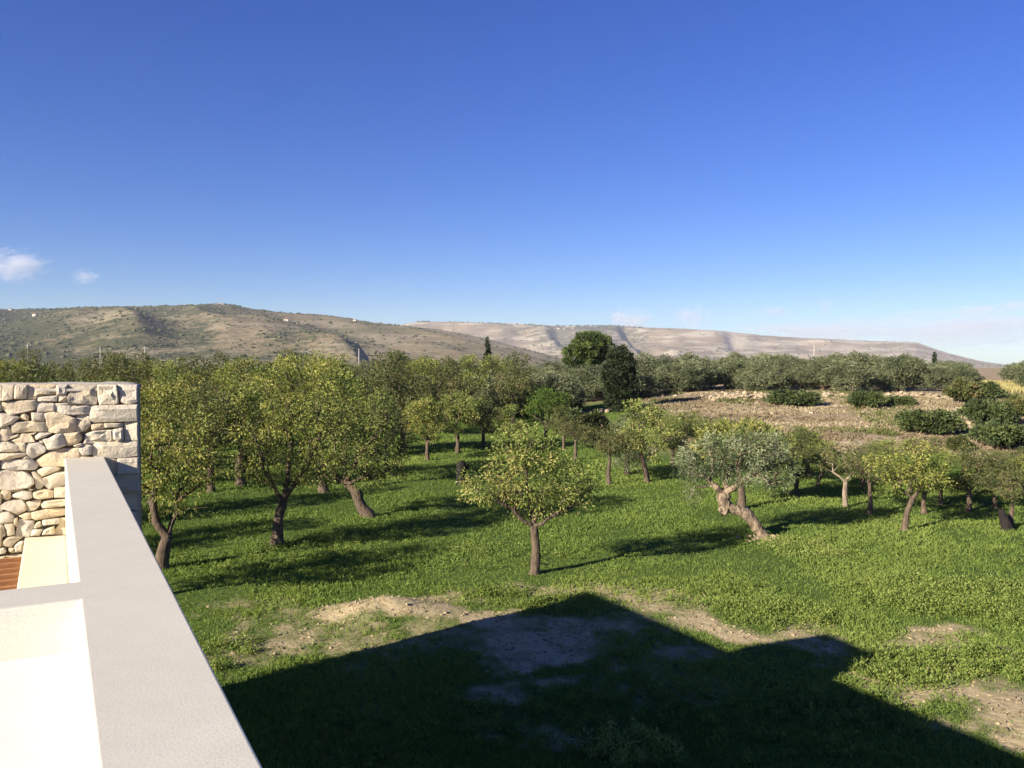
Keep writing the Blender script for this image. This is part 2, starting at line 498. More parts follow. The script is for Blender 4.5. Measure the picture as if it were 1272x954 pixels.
def hill(name, ridge, px0, px1, D0, Dr, D1, npx, nd, mat, shape, label_attr):
    px = np.linspace(px0, px1, npx)
    s = np.concatenate([np.linspace(0, 1, nd), 1 + np.linspace(0, 1, 10)[1:]])
    S, P = np.meshgrid(s, px, indexing='ij')
    wob = (fbm(P / 90.0, S * 0 + 3.3, 5, 3) - 0.5) * 0.12
    Dd = np.where(S <= 1, D0 + (Dr * (1 + wob) - D0) * S, Dr * (1 + wob) + (D1 - Dr) * (S - 1))
    top = CAM_Z + (HORIZON - ridge_interp(ridge, P)) / F_PX * Dr * (1 + wob)
    base = -0.0085 * np.maximum(D0 - 300, 0) - 3
    X = (P - W_PX / 2) / F_PX * Dd
    f = shape(P, S, X, Dd)
    zz = base + (top - base) * f
    cap = CAM_Z + (HORIZON - ridge_interp(ridge, P)) / F_PX * Dd
    Z = np.where(S <= 1, np.minimum(zz, cap), zz)
    Z = Z + (fbm(X / 45.0, Dd / 45.0, 91, 4) - 0.5) * 5.0 * np.clip(f, 0, 1)
    verts = np.stack([X.ravel(), Dd.ravel(), Z.ravel()], 1)
    nr, na = S.shape
    i, j = np.meshgrid(np.arange(nr - 1), np.arange(na - 1), indexing='ij')
    q = np.stack([i * na + j, i * na + j + 1, (i + 1) * na + j + 1, (i + 1) * na + j], -1).reshape(-1, 4)
    o = mesh_np(name, verts, q.ravel(), np.full(len(q), 4), mat, True, attrs={"scrub": label_attr(P, S).ravel()})
    tag(o, kind='structure')
    return (P, S, X, Dd, Z)

RIDGE_L = [(-1800, 446), (-1300, 425), (-700, 398), (-200, 390), (0, 386), (60, 384.5), (110, 382.5), (200, 381), (270, 379), (290, 380), (310, 384), (340, 387.5), (365, 390), (390, 391), (420, 394), (460, 401), (500, 405), (530, 408), (560, 412), (600, 420), (650, 433), (700, 446)]
RIDGE_R = [(380, 420), (440, 412), (500, 403.5), (512, 401), (525, 400), (580, 400.5), (640, 402.5), (700, 405), (760, 404.5), (800, 407), (850, 408.5), (900, 411.5), (920, 413.5), (945, 416.5), (1000, 420), (1080, 423.5), (1138, 425.5), (1148, 429), (1165, 435), (1190, 442), (1215, 448), (1240, 453), (1270, 460), (1400, 475)]

def shape_l(P, S, X, D):
    f = np.where(S <= 1, np.clip(S, 0, 1) ** 0.85, 1 - 0.6 * (S - 1))
    rid = 1 - np.abs(2 * fbm(X / 330.0 + D / 900.0, D / 1400.0, 13, 3) - 1)
    f = f + (rid - 0.6) * 0.34 * np.clip(S * (1 - S) * 4, 0, 1)
    c = 140 + (0.60 - S) / 0.60 * 52 + 14 * (fbm(S * 5, S * 0 + 1.5, 61, 3) - 0.5)
    wd = np.where(P < c, 95.0, 34.0)
    f = f + 0.19 * np.exp(-np.abs((P - c) / wd) ** 1.5) * smooth(S / 0.35) * (1 - smooth((S - 0.42) / 0.35))
    c2 = 408 + (0.25 - S) / 0.25 * 40
    wd2 = np.where(P < c2, 40.0, 8.0)
    f = f + 0.07 * np.exp(-((P - c2) / wd2) ** 2) * smooth(S / 0.05) * (1 - smooth((S - 0.16) / 0.12))
    return f

def shape_r(P, S, X, D):
    st = np.clip(S, 0, 1)
    f = np.where(S <= 1, 0.72 * st ** 1.0 + 0.28 * smooth((st - 0.72) / 0.2), 1 - 0.25 * (S - 1))
    terr = 0.03 * np.sin(st * 34 + 3 * fbm(X / 500.0, D / 2500.0, 3, 2)) * st * (1 - st) * 4
    rid = 1 - np.abs(2 * fbm(X / 420.0, D / 2600.0, 23, 3) - 1)
    f = f + terr + (rid - 0.6) * 0.30 * np.clip(st * (1 - st) * 4, 0, 1)
    for (c0, c1, w0, w1, dep) in ((772, 815, 8, 34, 0.20), (690, 720, 10, 40, 0.10), (905, 935, 9, 45, 0.12), (1040, 1060, 12, 50, 0.08)):
        c = c0 + (1 - st) * (c1 - c0)
        wd = np.where(P < c, w0, w1)
        f = f - dep * np.exp(-((P - c) / wd) ** 2) * smooth((st - 0.15) / 0.25) * (1 - smooth((st - 0.86) / 0.14))
    return f

HM_L = hill_mat("hill_scrub", (0.235, 0.190, 0.120), (0.155, 0.140, 0.082), (0.070, 0.074, 0.044), (0.32, 0.27, 0.19), 0.50, 0.5, 0.05)
HM_R = hill_mat("plateau_slope", (0.285, 0.222, 0.148), (0.215, 0.172, 0.115), (0.100, 0.095, 0.066), (0.42, 0.365, 0.275), 0.40, 0.9, 0.03)
scrub_l = lambda P, S: np.clip(0.56 + 0.45 * smooth((140 - P) / 200) + 0.22 * (fbm(P / 60, S * 6, 8, 3) - 0.5) * 2 - 0.12 * smooth((P - 200) / 150) - 0.16 * smooth((P - 400) / 120) + 0.18 * smooth((S - 0.75) / 0.25) * smooth((460 - P) / 150), 0, 1)
scrub_r = lambda P, S: np.clip(0.30 + 0.5 * np.exp(-((P - 730) / 70) ** 2) * (S < 0.97) * smooth((S - 0.2) / 0.2) + 0.25 * (fbm(P / 50, S * 7, 18, 3) - 0.5) * 2, 0, 1)
HL = hill("hill", RIDGE_L, -1500, 700, 1000.0, 2600.0, 3600.0, 800, 110, HM_L, shape_l, scrub_l)
HR = hill("plateau", RIDGE_R, 380, 1380, 3000.0, 5000.0, 6000.0, 460, 110, HM_R, shape_r, scrub_r)

def hill_point(hd, px, s):
    P, S, X, D, Z = hd
    j = int(np.argmin(np.abs(P[0] - px))); i = int(np.argmin(np.abs(S[:, 0] - s)))
    return Vector((X[i, j], D[i, j], Z[i, j]))

def lump_cloud(name, pts, sizes, tint, mat, squash=0.75):
    """Many tiny rounded bushes joined into one stuff mesh."""
    n = len(pts)
    k = 6
    a = np.linspace(0, 2 * pi, k, endpoint=False)
    ringv = np.stack([np.cos(a), np.sin(a), np.full(k, 0.35)], 1)
    low = np.stack([np.cos(a + 0.5) * 0.75, np.sin(a + 0.5) * 0.75, np.full(k, -0.2)], 1)
    tmpl = np.vstack([low, ringv, [[0, 0, 1.0]]])
    faces = []
    for q in range(k):
        faces += [[q, (q + 1) % k, k + (q + 1) % k], [q, k + (q + 1) % k, k + q], [k + q, k + (q + 1) % k, 2 * k]]
    faces = np.array(faces)
    nv = len(tmpl)
    jit = 1 + (rng.random((n, nv, 1)) - 0.5) * 0.6
    sz = sizes[:, None, None] * np.array([1, 1, squash])[None, None, :]
    V = pts[:, None, :] + tmpl[None] * jit * sz
    Fq = faces[None] + (np.arange(n) * nv)[:, None, None]
    o = mesh_np(name, V.reshape(-1, 3), Fq.ravel(), np.full(n * len(faces), 3), mat, False, attrs={"tint": np.repeat(tint, nv)})
    tag(o, kind='stuff')
    return o

def scatter_hill(hd, n, dens, smin, smax, s_hi=0.995):
    P, S, X, D, Z = hd
    pts, sz = [], []
    nr = int(np.argmin(np.abs(S[:, 0] - 1.0)))
    i = rng.integers(1, nr, n * 3); j = rng.integers(0, P.shape[1], n * 3)
    keep = rng.random(n * 3) < dens(P[i, j], S[i, j])
    i, j = i[keep][:n], j[keep][:n]
    jx = rng.random(len(i)) * 2 - 1
    xx = X[i, j] + jx * (X[i, np.minimum(j + 1, P.shape[1] - 1)] - X[i, j])
    return np.stack([xx, D[i, j] + rng.random(len(i)) * 8, Z[i, j] + 0.2], 1), smin + (smax - smin) * rng.random(len(i)) ** 2.0

p_, s_ = scatter_hill(HL, 20000, lambda P, S: np.clip(scrub_l(P, S) ** 2 * (0.55 + 1.3 * (fbm(P / 22, S * 16, 5, 3) > 0.5)) , 0, 1), 1.5, 5.0)
L_SCRUB = leaf_mat("hill_scrub_leaves", [(0.0, (0.050, 0.060, 0.026)), (0.5, (0.080, 0.090, 0.040)), (1.0, (0.125, 0.130, 0.062))], 0.1)
o = lump_cloud("hillside_scrub", p_, s_, rng.random(len(p_)), L_SCRUB)
tag(o, "dark green scrub and small trees dotted over the left hillside", "scrub")
p_, s_ = scatter_hill(HR, 6000, lambda P, S: np.clip(scrub_r(P, S) ** 2 * (0.2 + 1.2 * (fbm(P / 18, S * 16, 6, 3) > 0.53)), 0, 1), 2.0, 6.5)
o = lump_cloud("plateau_scrub", p_, s_, rng.random(len(p_)), L_SHRUB)
tag(o, "sparse dark scrub scattered across the pale far plateau slope", "scrub")
# tree lines along the two ridges
def ridge_line(hd, ranges, n, smin, smax):
    pts = []
    for _ in range(n):
        a, b_ = random.choice(ranges)
        p = hill_point(hd, random.uniform(a, b_), random.choice([1.0, 0.99, 0.98, 0.97]))
        pts.append((p.x + random.uniform(-6, 6), p.y, p.z + random.uniform(0, 1.5)))
    return np.array(pts), rng.uniform(smin, smax, n)
p_, s_ = ridge_line(HL, [(-20, 130), (0, 60), (240, 300), (200, 240), (255, 295)], 150, 1.6, 4.2)
tag(lump_cloud("ridge_scrub", p_, s_, rng.random(len(p_)) * 0.6, L_SHRUB, 1.2), "dark trees lining the crest of the left hill", "scrub")
p_, s_ = ridge_line(HR, [(520, 535), (555, 620), (600, 665), (715, 760), (760, 800), (690, 720)], 200, 2.5, 6.0)
tag(lump_cloud("plateau_edge_scrub", p_, s_, rng.random(len(p_)) * 0.6, L_SHRUB, 1.1), "dark trees along the top edge of the far plateau", "scrub")

# ------------------------------------------------------------------ house: parapet, ledges, stone pier, pergola
H_BELOW = 0.75
ZP = CAM_Z - H_BELOW                     # top of the parapet
L1, L2 = on_plane(80, 568, ZP), on_plane(123, 954, ZP)
R1, R2 = on_plane(130, 568, ZP), on_plane(327, 954, ZP)
U = ((L1 - L2).normalized() + (R1 - R2).normalized()).normalized()
V = Vector((U.y, -U.x, 0))
CL = (L1.dot(V) + L2.dot(V)) / 2
CR = (R1.dot(V) + R2.dot(V)) / 2
def uv(t, c):
    return (U.x * t + V.x * c, U.y * t + V.y * c)
WALL_HEAD = radians(68.0)
WD = Vector((sin(WALL_HEAD), cos(WALL_HEAD), 0))           # along the pier, to the right
WN = Vector((cos(WALL_HEAD), -sin(WALL_HEAD), 0))          # its outward normal, to the camera
W0 = on_plane(105, 568, ZP)                                 # a point of the pier's face
def on_wall(px, py):
    d = ray(px, py); o = Vector((0, 0, CAM_Z))
    t = (W0 - o).dot(WN) / d.dot(WN)
    p = o + d * t
    return ((p - W0).dot(WD), p.z)
def wall_t(c):
    """u coordinate of the pier's mortar face at lateral offset c."""
    a = W0 - WN * 0.03
    # solve (U t + V c - a).WN = 0
    return (a.dot(WN) - c * V.dot(WN)) / U.dot(WN)

house = empty("white_house_wall", (uv(2.0, CR)[0], uv(2.0, CR)[1], 0))
tag(house, "white rendered terrace parapet wall with grey flat top running to the stone pier", "wall")
HOUSE_INV = Matrix.Translation(house.location).inverted()
def hp(o):
    o.matrix_parent_inverse = HOUSE_INV
    return o
TB = -4.0
# coping slab of the parapet with the return wall's coping, as one L: long part then the return
def tq(px, py, z):
    p = on_plane(px, py, z); return p.dot(U), p.dot(V)
t_far = (tq(0, 733, ZP)[0] + tq(99, 722, ZP)[0]) / 2
t_near = (tq(0, 757, ZP)[0] + tq(103, 743, ZP)[0]) / 2
pw = prism("parapet", [uv(TB, CL), uv(TB, CR), uv(wall_t(CR), CR), uv(wall_t(CL), CL), uv(t_far, CL), uv(t_far, -3.2), uv(t_near, -3.2), uv(t_near, CL)], 0.0, ZP, [M_CAP, M_WHITE], house, 0.007, 0, 1)
hp(pw)
ZL = CAM_Z - 1.335
a = tq(32, 667, ZL); b_ = tq(22, 715, ZL)
C_LEDGE = (a[1] + b_[1]) / 2
lg = prism("ledge", [uv(t_far + .001, C_LEDGE), uv(t_far + .001, CL - .001), uv(wall_t(CL), CL - .001), uv(wall_t(C_LEDGE), C_LEDGE)], 2.2, ZL, [M_CREAM], house, 0.01)
hp(lg)
fl = prism("roof_slab", [uv(TB, -3.2), uv(TB, CL - .001), uv(t_near - .001, CL - .001), uv(t_near - .001, -3.2)], 2.2, ZP - 0.16, [M_WHITE], house)
hp(fl)

# stone pier ---------------------------------------------------------
pier = empty("stone_wall", (W0.x, W0.y, 0.0))
tag(pier, "rough limestone block wall with mortar coping at the end of the white parapet", "wall")
PIER_INV = Matrix.Translation(pier.location).inverted()
S_R = on_wall(171.5, 520)[0]
Z_TOP = on_wall(90, 478.5)[1]
S_L = -1.55
THK = 1.25
def wp(s, d, z=0):
    p = W0 + WD * s - WN * d
    return (p.x, p.y)
core = prism("wall_core", [wp(S_L + .03, 0.03), wp(S_R - .025, 0.03), wp(S_R - .025, THK - 0.03), wp(S_L + .03, THK - 0.03)], -0.2, Z_TOP - 0.03, [M_MORTAR], pier)
core.matrix_parent_inverse = PIER_INV

def coping():
    ns, nd = 60, 22
    verts = []
    ss = np.linspace(S_L, S_R - 0.006, ns); dd = np.linspace(-0.018, THK, nd)
    for s in ss:
        for d in dd:
            e = min(s - S_L, S_R - s, d + 0.018, THK - d)
            er = min(S_R - s, 0.16) / 0.16
            z = Z_TOP - 0.006 + 0.012 * (float(vnoise(s * 9, d * 9, 2)) - 0.5) - 0.022 * (1 - min(e / 0.03, 1)) ** 2 - 0.03 * (1 - er) ** 2
            x, y = wp(s, d + 0.012 * (float(vnoise(s * 14, 3.1, 4)) - 0.5))
            verts.append((x, y, z))
    faces = []
    for i in range(ns - 1):
        for j in range(nd - 1):
            a = i * nd + j
            faces.append((a, a + nd, a + nd + 1, a + 1))
    bot = len(verts)
    per = [i * nd for i in range(ns)] + [(ns - 1) * nd + j for j in range(1, nd)] + [i * nd + nd - 1 for i in range(ns - 2, -1, -1)] + [j for j in range(nd - 2, 0, -1)]
    for k in per:
        x, y, z = verts[k]; verts.append((x, y, Z_TOP - 0.045))
    fl_ = [q for f in faces for q in f]; tot = [4] * len(faces)
    for k in range(len(per)):
        k2 = (k + 1) % len(per)
        fl_ += [per[k], bot + k, bot + k2, per[k2]]; tot.append(4)
    o = mesh_np("coping", verts, fl_, tot, M_COPE, True, parent=pier)
    o.matrix_parent_inverse = PIER_INV
coping()

A_POLY = """0,95 125,95 120,215 60,230 0,232|137,95 240,95 238,215 130,215|250,95 490,95 488,172 400,182 330,190 315,215 250,220|497,95 590,92 592,150 575,185 500,182|320,195 505,187 500,240 440,235 340,240|512,190 590,188 590,240 515,242|607,97 848,97 853,180 840,260 720,258 605,250 598,205 630,130|862,97 1022,97 1035,170 1040,250 1010,262 880,265 862,190|1037,97 1205,97 1212,240 1150,262 1060,245 1050,170|0,240 15,245 18,320 0,325|25,245 250,228 312,225 310,310 200,335 90,355 30,300|320,250 440,240 485,260 480,325 330,330|495,255 600,252 640,265 790,265 788,350 650,355 560,345 495,315|800,290 820,278 1212,266 1212,408 830,420 800,400|0,340 60,345 175,375 110,430 0,470|180,350 215,338 250,365 248,405 180,395|275,330 390,335 395,410 285,410|100,445 120,420 280,412 400,420 402,498 220,505 115,515|400,345 480,330 560,350 660,385 665,450 640,510 520,512 415,500|670,375 730,358 785,370 795,440 750,490 700,505 655,490 680,430|800,440 910,430 912,480 810,488|920,428 1075,425 1070,462 925,470|1090,425 1212,418 1212,575 1100,578|745,590 760,525 830,498 960,490 985,490 990,590 850,605 740,605|990,485 1078,468 1085,575 1040,590 1000,570|0,480 75,455 105,500 105,560 60,580 0,582|90,545 165,525 170,545 90,570|85,585 160,560 200,515 265,525 310,590 200,600|255,520 330,505 310,530 270,530|310,540 350,510 460,512 400,550 320,575|375,570 440,555 500,525 545,520 580,620 500,650 425,660 400,610|555,520 690,508 720,560 690,600 600,625 560,570|820,620 850,600 1212,586 1214,712 1000,735 830,730|640,625 720,600 740,615 680,640|690,645 740,618 805,620 805,700 730,715 690,665|0,590 70,590 165,625 175,670 100,680 0,680|120,595 225,600 228,680 180,678 170,625|235,615 345,595 405,645 395,680 285,740 240,700|345,580 380,580 385,610 350,600|0,695 60,690 230,690 215,720 100,740 0,755|315,770 440,680 560,655 690,650 705,710 700,800 545,803 390,808 320,785|15,770 60,745 270,745 325,800 300,835 130,840 20,825|185,735 240,712 270,738 200,745|1035,745 1060,738 1212,732 1212,866 1130,872 1036,876|720,725 1020,745 1025,878 960,882 720,884|325,845 400,812 490,805 525,825 500,850 375,895|0,848 100,838 220,860 285,910 295,954 250,990 60,1018 0,1003"""
B_POLY = """280,50 310,40 370,100 380,160 350,192 315,185 305,110|380,100 500,50 590,45 588,150 480,180 430,195 385,150|480,185 600,175 600,265 480,268|10,205 95,200 95,270 60,290 15,270|100,205 205,190 180,215 105,218|105,245 200,200 270,215 280,265 240,285 120,265|235,185 310,195 270,210|285,235 320,205 400,195 470,210 465,265 340,282 290,265|0,350 70,295 190,290 220,330 220,385 150,415 80,380 10,370|232,310 300,295 350,290 355,330 310,375 260,390 232,370|365,330 400,300 600,275 600,335 450,355 380,360|285,400 430,365 600,360 600,415 440,445 320,462 290,445|165,430 230,400 280,405 283,455 220,460|0,400 80,395 115,430 118,480 60,495 0,500|122,450 155,445 150,520 125,520|170,460 295,475 290,540 265,610 140,605 150,530|40,500 120,495 128,590 65,605|0,505 35,510 55,600 0,625|300,530 320,490 360,475 368,520 310,540|370,460 520,450 520,495 380,512|525,450 590,450 590,590 490,590 480,550 520,500|280,560 310,545 380,545 350,600 270,605|370,595 390,550 475,515 480,590|30,650 70,615 150,600 215,605 140,660 100,705 40,690|0,640 25,650 30,690 0,700|130,690 170,655 210,650 195,740 140,745|75,715 130,700 140,745 100,758 75,740|0,710 40,705 58,740 40,760 0,765|720,80 1212,66 1212,206 1065,218 720,225|720,240 1212,214 1212,380 1140,372 720,400|720,415 1212,388 1212,520 720,560"""
def parse(s, y0):
    out = []
    for p in s.split("|"):
        pts = [tuple(float(q) for q in v.split(",")) for v in p.split()]
        out.append([(x / 7.067, y0 + y / 7.067) for x, y in pts])
    return out
polys = parse(A_POLY, 465.0) + parse(B_POLY, 580.0)
SPOLY = [[on_wall(*p) for p in poly] for poly in polys]
# stones that carry on past the left edge of the photograph and down the pier
srng = random.Random(5)
s_edge = on_wall(0, 560)[0]
z = Z_TOP - 0.05
while z > 2.9:
    h_ = srng.uniform(0.09, 0.17)
    s = S_L
    while s < s_edge - 0.06:
        w_ = min(srng.uniform(0.12, 0.34), s_edge - s)
        g_ = 0.007
        j = lambda: srng.uniform(-0.012, 0.012)
        SPOLY.append([(s + g_ + j(), z - g_ + j() * .5), (s + w_ / 2, z - g_ + j()), (s + w_ - g_ + j(), z - g_ + j()), (s + w_ - g_ + j(), z - h_ + g_ + j()), (s + w_ / 2, z - h_ + g_ + j()), (s + g_ + j(), z - h_ + g_ + j())])
        s += w_
    z -= h_
z = on_wall(20, 689)[1]
while z > 2.6:
    h_ = srng.uniform(0.09, 0.14); s = s_edge - 0.3
    while s < 0.1:
        w_ = srng.uniform(0.12, 0.26); g_ = 0.006
        j = lambda: srng.uniform(-0.01, 0.01)
        SPOLY.append([(s + g_ + j(), z - g_), (s + w_ / 2, z - g_ + j()), (s + w_ - g_ + j(), z - g_), (s + w_ - g_ + j(), z - h_ + g_), (s + w_ / 2, z - h_ + g_ + j()), (s + g_ + j(), z - h_ + g_)])
        s += w_
    z -= h_
z = on_wall(190, 655)[1]
while z > 0.0:
    h_ = srng.uniform(0.13, 0.2)
    w_ = srng.choice([0.22, 0.3, 0.38])
    SPOLY.append([(S_R - w_, z - .008), (S_R - w_ / 2, z - .006), (S_R, z - .008), (S_R, z - h_ + .008), (S_R - w_ / 2, z - h_ + .006), (S_R - w_, z - h_ + .008)])
    z -= h_

def make_stone(poly, k):
    r = random.Random(1000 + k)
    P = np.array(poly)
    area2 = sum(P[i][0] * P[(i + 1) % len(P)][1] - P[(i + 1) % len(P)][0] * P[i][1] for i in range(len(P)))
    if area2 < 0:
        P = P[::-1]
    # keep the left photographs' edge stones whole: clip nothing, but round every corner
    pts = []
    n = len(P)
    for i in range(n):
        a, b2, c = P[i - 1], P[i], P[(i + 1) % n]
        f1 = min(0.25, 0.012 / (np.linalg.norm(a - b2) + 1e-6)); f2 = min(0.25, 0.012 / (np.linalg.norm(c - b2) + 1e-6))
        pts.append(b2 + (a - b2) * f1); pts.append(b2 * 0.7 + (b2 + (a - b2) * f1) * 0.15 + (b2 + (c - b2) * f2) * 0.15); pts.append(b2 + (c - b2) * f2)
    P = np.array(pts)
    cen = P.mean(0)
    P = cen + (P - cen) * 1.09
    size = math.sqrt(abs(area2) / 2)
    depth = 0.012 + r.uniform(0.0, 0.022)
    n = len(P)
    right = P[:, 0] > S_R - 0.02
    tilt = (r.uniform(-0.12, 0.12), r.uniform(-0.12, 0.12))
    verts = []
    def put(q, d):
        p = W0 + WD * float(q[0]) + WN * float(d)
        verts.append((p.x - W0.x, p.y - W0.y, float(q[1])))
    rings = [(1.0, -0.07), (1.0, depth * 0.15), (max(0.6, 1 - 0.006 / size), depth * 0.75), (max(0.5, 1 - 0.022 / size), depth * 1.0), (0.52, depth * 1.12)]
    for ri, (sc, d) in enumerate(rings):
        for i in range(n):
            q = cen + (P[i] - cen) * sc
            if right[i]:
                q[0] = min(P[i][0], S_R) - (0 if ri < 2 else 0.003 * (ri - 1))
            o = (q - cen)
            dd = d + (o[0] * tilt[0] + o[1] * tilt[1]) * (1 if ri > 1 else 0.0)
            if ri >= 2:
                dd += (float(vnoise(q[0] * 16, q[1] * 16, 7 + k)) - 0.5) * 0.036 * min(1, size / 0.12)
            put(q, dd)
    put(cen + np.array([r.uniform(-.1, .1), r.uniform(-.1, .1)]) * size, depth * 1.15 + r.uniform(-0.006, 0.012))
    fl_, tot = [], []
    for ri in range(len(rings) - 1):
        for i in range(n):
            j = (i + 1) % n
            fl_ += [ri * n + i, ri * n + j, (ri + 1) * n + j, (ri + 1) * n + i]; tot.append(4)
    b0 = (len(rings) - 1) * n
    for i in range(n):
        fl_ += [b0 + i, b0 + (i + 1) % n, len(verts) - 1]; tot.append(3)
    me = mesh_np("stone", verts, fl_, tot, M_STONE, True, link=False)
    try:
        me.set_sharp_from_angle(angle=radians(22))
    except Exception:
        pass
    obj("stone", me, pier)
for k, poly in enumerate(SPOLY):
    make_stone(poly, k)

# pergola of timber slats beside the ledge ----------------------------
zs = CAM_Z - 1.425
c_r = C_LEDGE - 0.012
perg = empty("pergola", (uv(4.5, c_r - 0.6)[0], uv(4.5, c_r - 0.6)[1], zs))
tag(perg, "brown timber slats of a pergola beside the cream ledge below the stone wall", "pergola")
PERG_INV = Matrix.Translation(perg.location).inverted()
def slat_mesh():
    bm = bmesh.new()
    bmesh.ops.create_cube(bm, size=1.0)
    for v in bm.verts:
        v.co = Vector((v.co.x * 2.4, v.co.y * 0.045, v.co.z * 0.15))
    bmesh.ops.bevel(bm, geom=[e for e in bm.edges], offset=0.005, segments=2, affect='EDGES')
    me = bpy.data.meshes.new("slat"); bm.to_mesh(me); bm.free(); me.materials.append(M_WOOD)
    return me
sm = slat_mesh()
head = math.atan2(V.y, V.x)
for k in range(22):
    t = 6.95 - k * 0.172
    if t < t_far + 0.08: break
    s = obj("slat", sm, perg)
    p = uv(t, c_r - 1.2)
    s.location = (p[0] - perg.location.x, p[1] - perg.location.y, -0.075)
    s.rotation_euler = (0, 0, head)
for c in (c_r - 0.25, c_r - 1.1, c_r - 1.9):
    be = prism("beam", [uv(t_far + .01, c - .05), uv(t_far + .01, c + .05), uv(7.0, c + .05), uv(7.0, c - .05)], zs - 0.32, zs - 0.153, [M_WOOD], perg)
    be.matrix_parent_inverse = PERG_INV

# unseen rear house wing, inferred; walls shaped to throw the long meadow shadow
T0, T1, HR_ = wall_t(CR) + THK - 0.12, 12.9, 4.0
wing = empty("rear_wing_walls", (uv(T1, CR)[0], uv(T1, CR)[1], 0))
tag(wing, "unseen white walls of the rear house wing turning a corner behind the stone pier", "wall")
WI = Matrix.Translation(wing.location).inverted()
w1 = prism("long_side", [uv(T0, CR - .32), uv(T0, CR), uv(T1, CR), uv(T1, CR - .32)], -0.2, HR_, [M_CAP, M_WHITE], wing, 0.0, 0, 1)
w2 = prism("short_side", [uv(T1 - 2.6, -8.5), uv(T1 - .3, CR - .322), uv(T1 - 0.003, CR - .322), uv(T1 - 2.3, -8.5)], -0.2, HR_ - .004, [M_CAP, M_WHITE], wing, 0.0, 0, 1)
for o in (w1, w2): o.matrix_parent_inverse = WI

# ------------------------------------------------------------------ trees
class Wood:
    def __init__(self):
        self.v, self.f, self.n = [], [], 0
    def ring(self, c, d, r, sides, ref):
        d = d.normalized()
        x = ref - d * ref.dot(d)
        if x.length < 1e-4:
            x = d.orthogonal()
        x.normalize(); y = d.cross(x)
        for k in range(sides):
            a = 2 * pi * k / sides
            p = c + (x * cos(a) + y * sin(a)) * r
            self.v.append((p.x, p.y, p.z))
        i = self.n; self.n += sides
        return i, x
    def join(self, a, b, sides):
        for k in range(sides):
            k2 = (k + 1) % sides
            self.f.append((a + k, a + k2, b + k2, b + k))
    def chain(self, pts, rads, sides, knob=0.0, seed=0):
        r_ = random.Random(seed)
        ref = Vector((1, 0.2, 0.1)); prev = None
        for i, p in enumerate(pts):
            d = (pts[min(i + 1, len(pts) - 1)] - pts[max(i - 1, 0)])
            rr = rads[i] * (1 + knob * r_.uniform(-1, 1))
            s0 = self.n
            cur, ref = self.ring(p, d, rr, sides, ref)
            if knob:
                for k in range(sides):
                    q = Vector(self.v[s0 + k]); q = p + (q - p) * (1 + knob * r_.uniform(-1, 1)); self.v[s0 + k] = tuple(q)
            if prev is not None:
                self.join(prev, cur, sides)
            prev = cur
        # close the tip
        self.f.append(tuple(range(prev, prev + sides)))

def bez(a, b, lift, n, r_, wob):
    m = (a + b) / 2 + Vector((0, 0, lift)) + Vector((r_.uniform(-1, 1), r_.uniform(-1, 1), r_.uniform(-1, 1))) * wob
    out = []
    for i in range(1, n + 1):
        t = i / n
        out.append(a * (1 - t) ** 2 + m * 2 * t * (1 - t) + b * t * t)
    return out

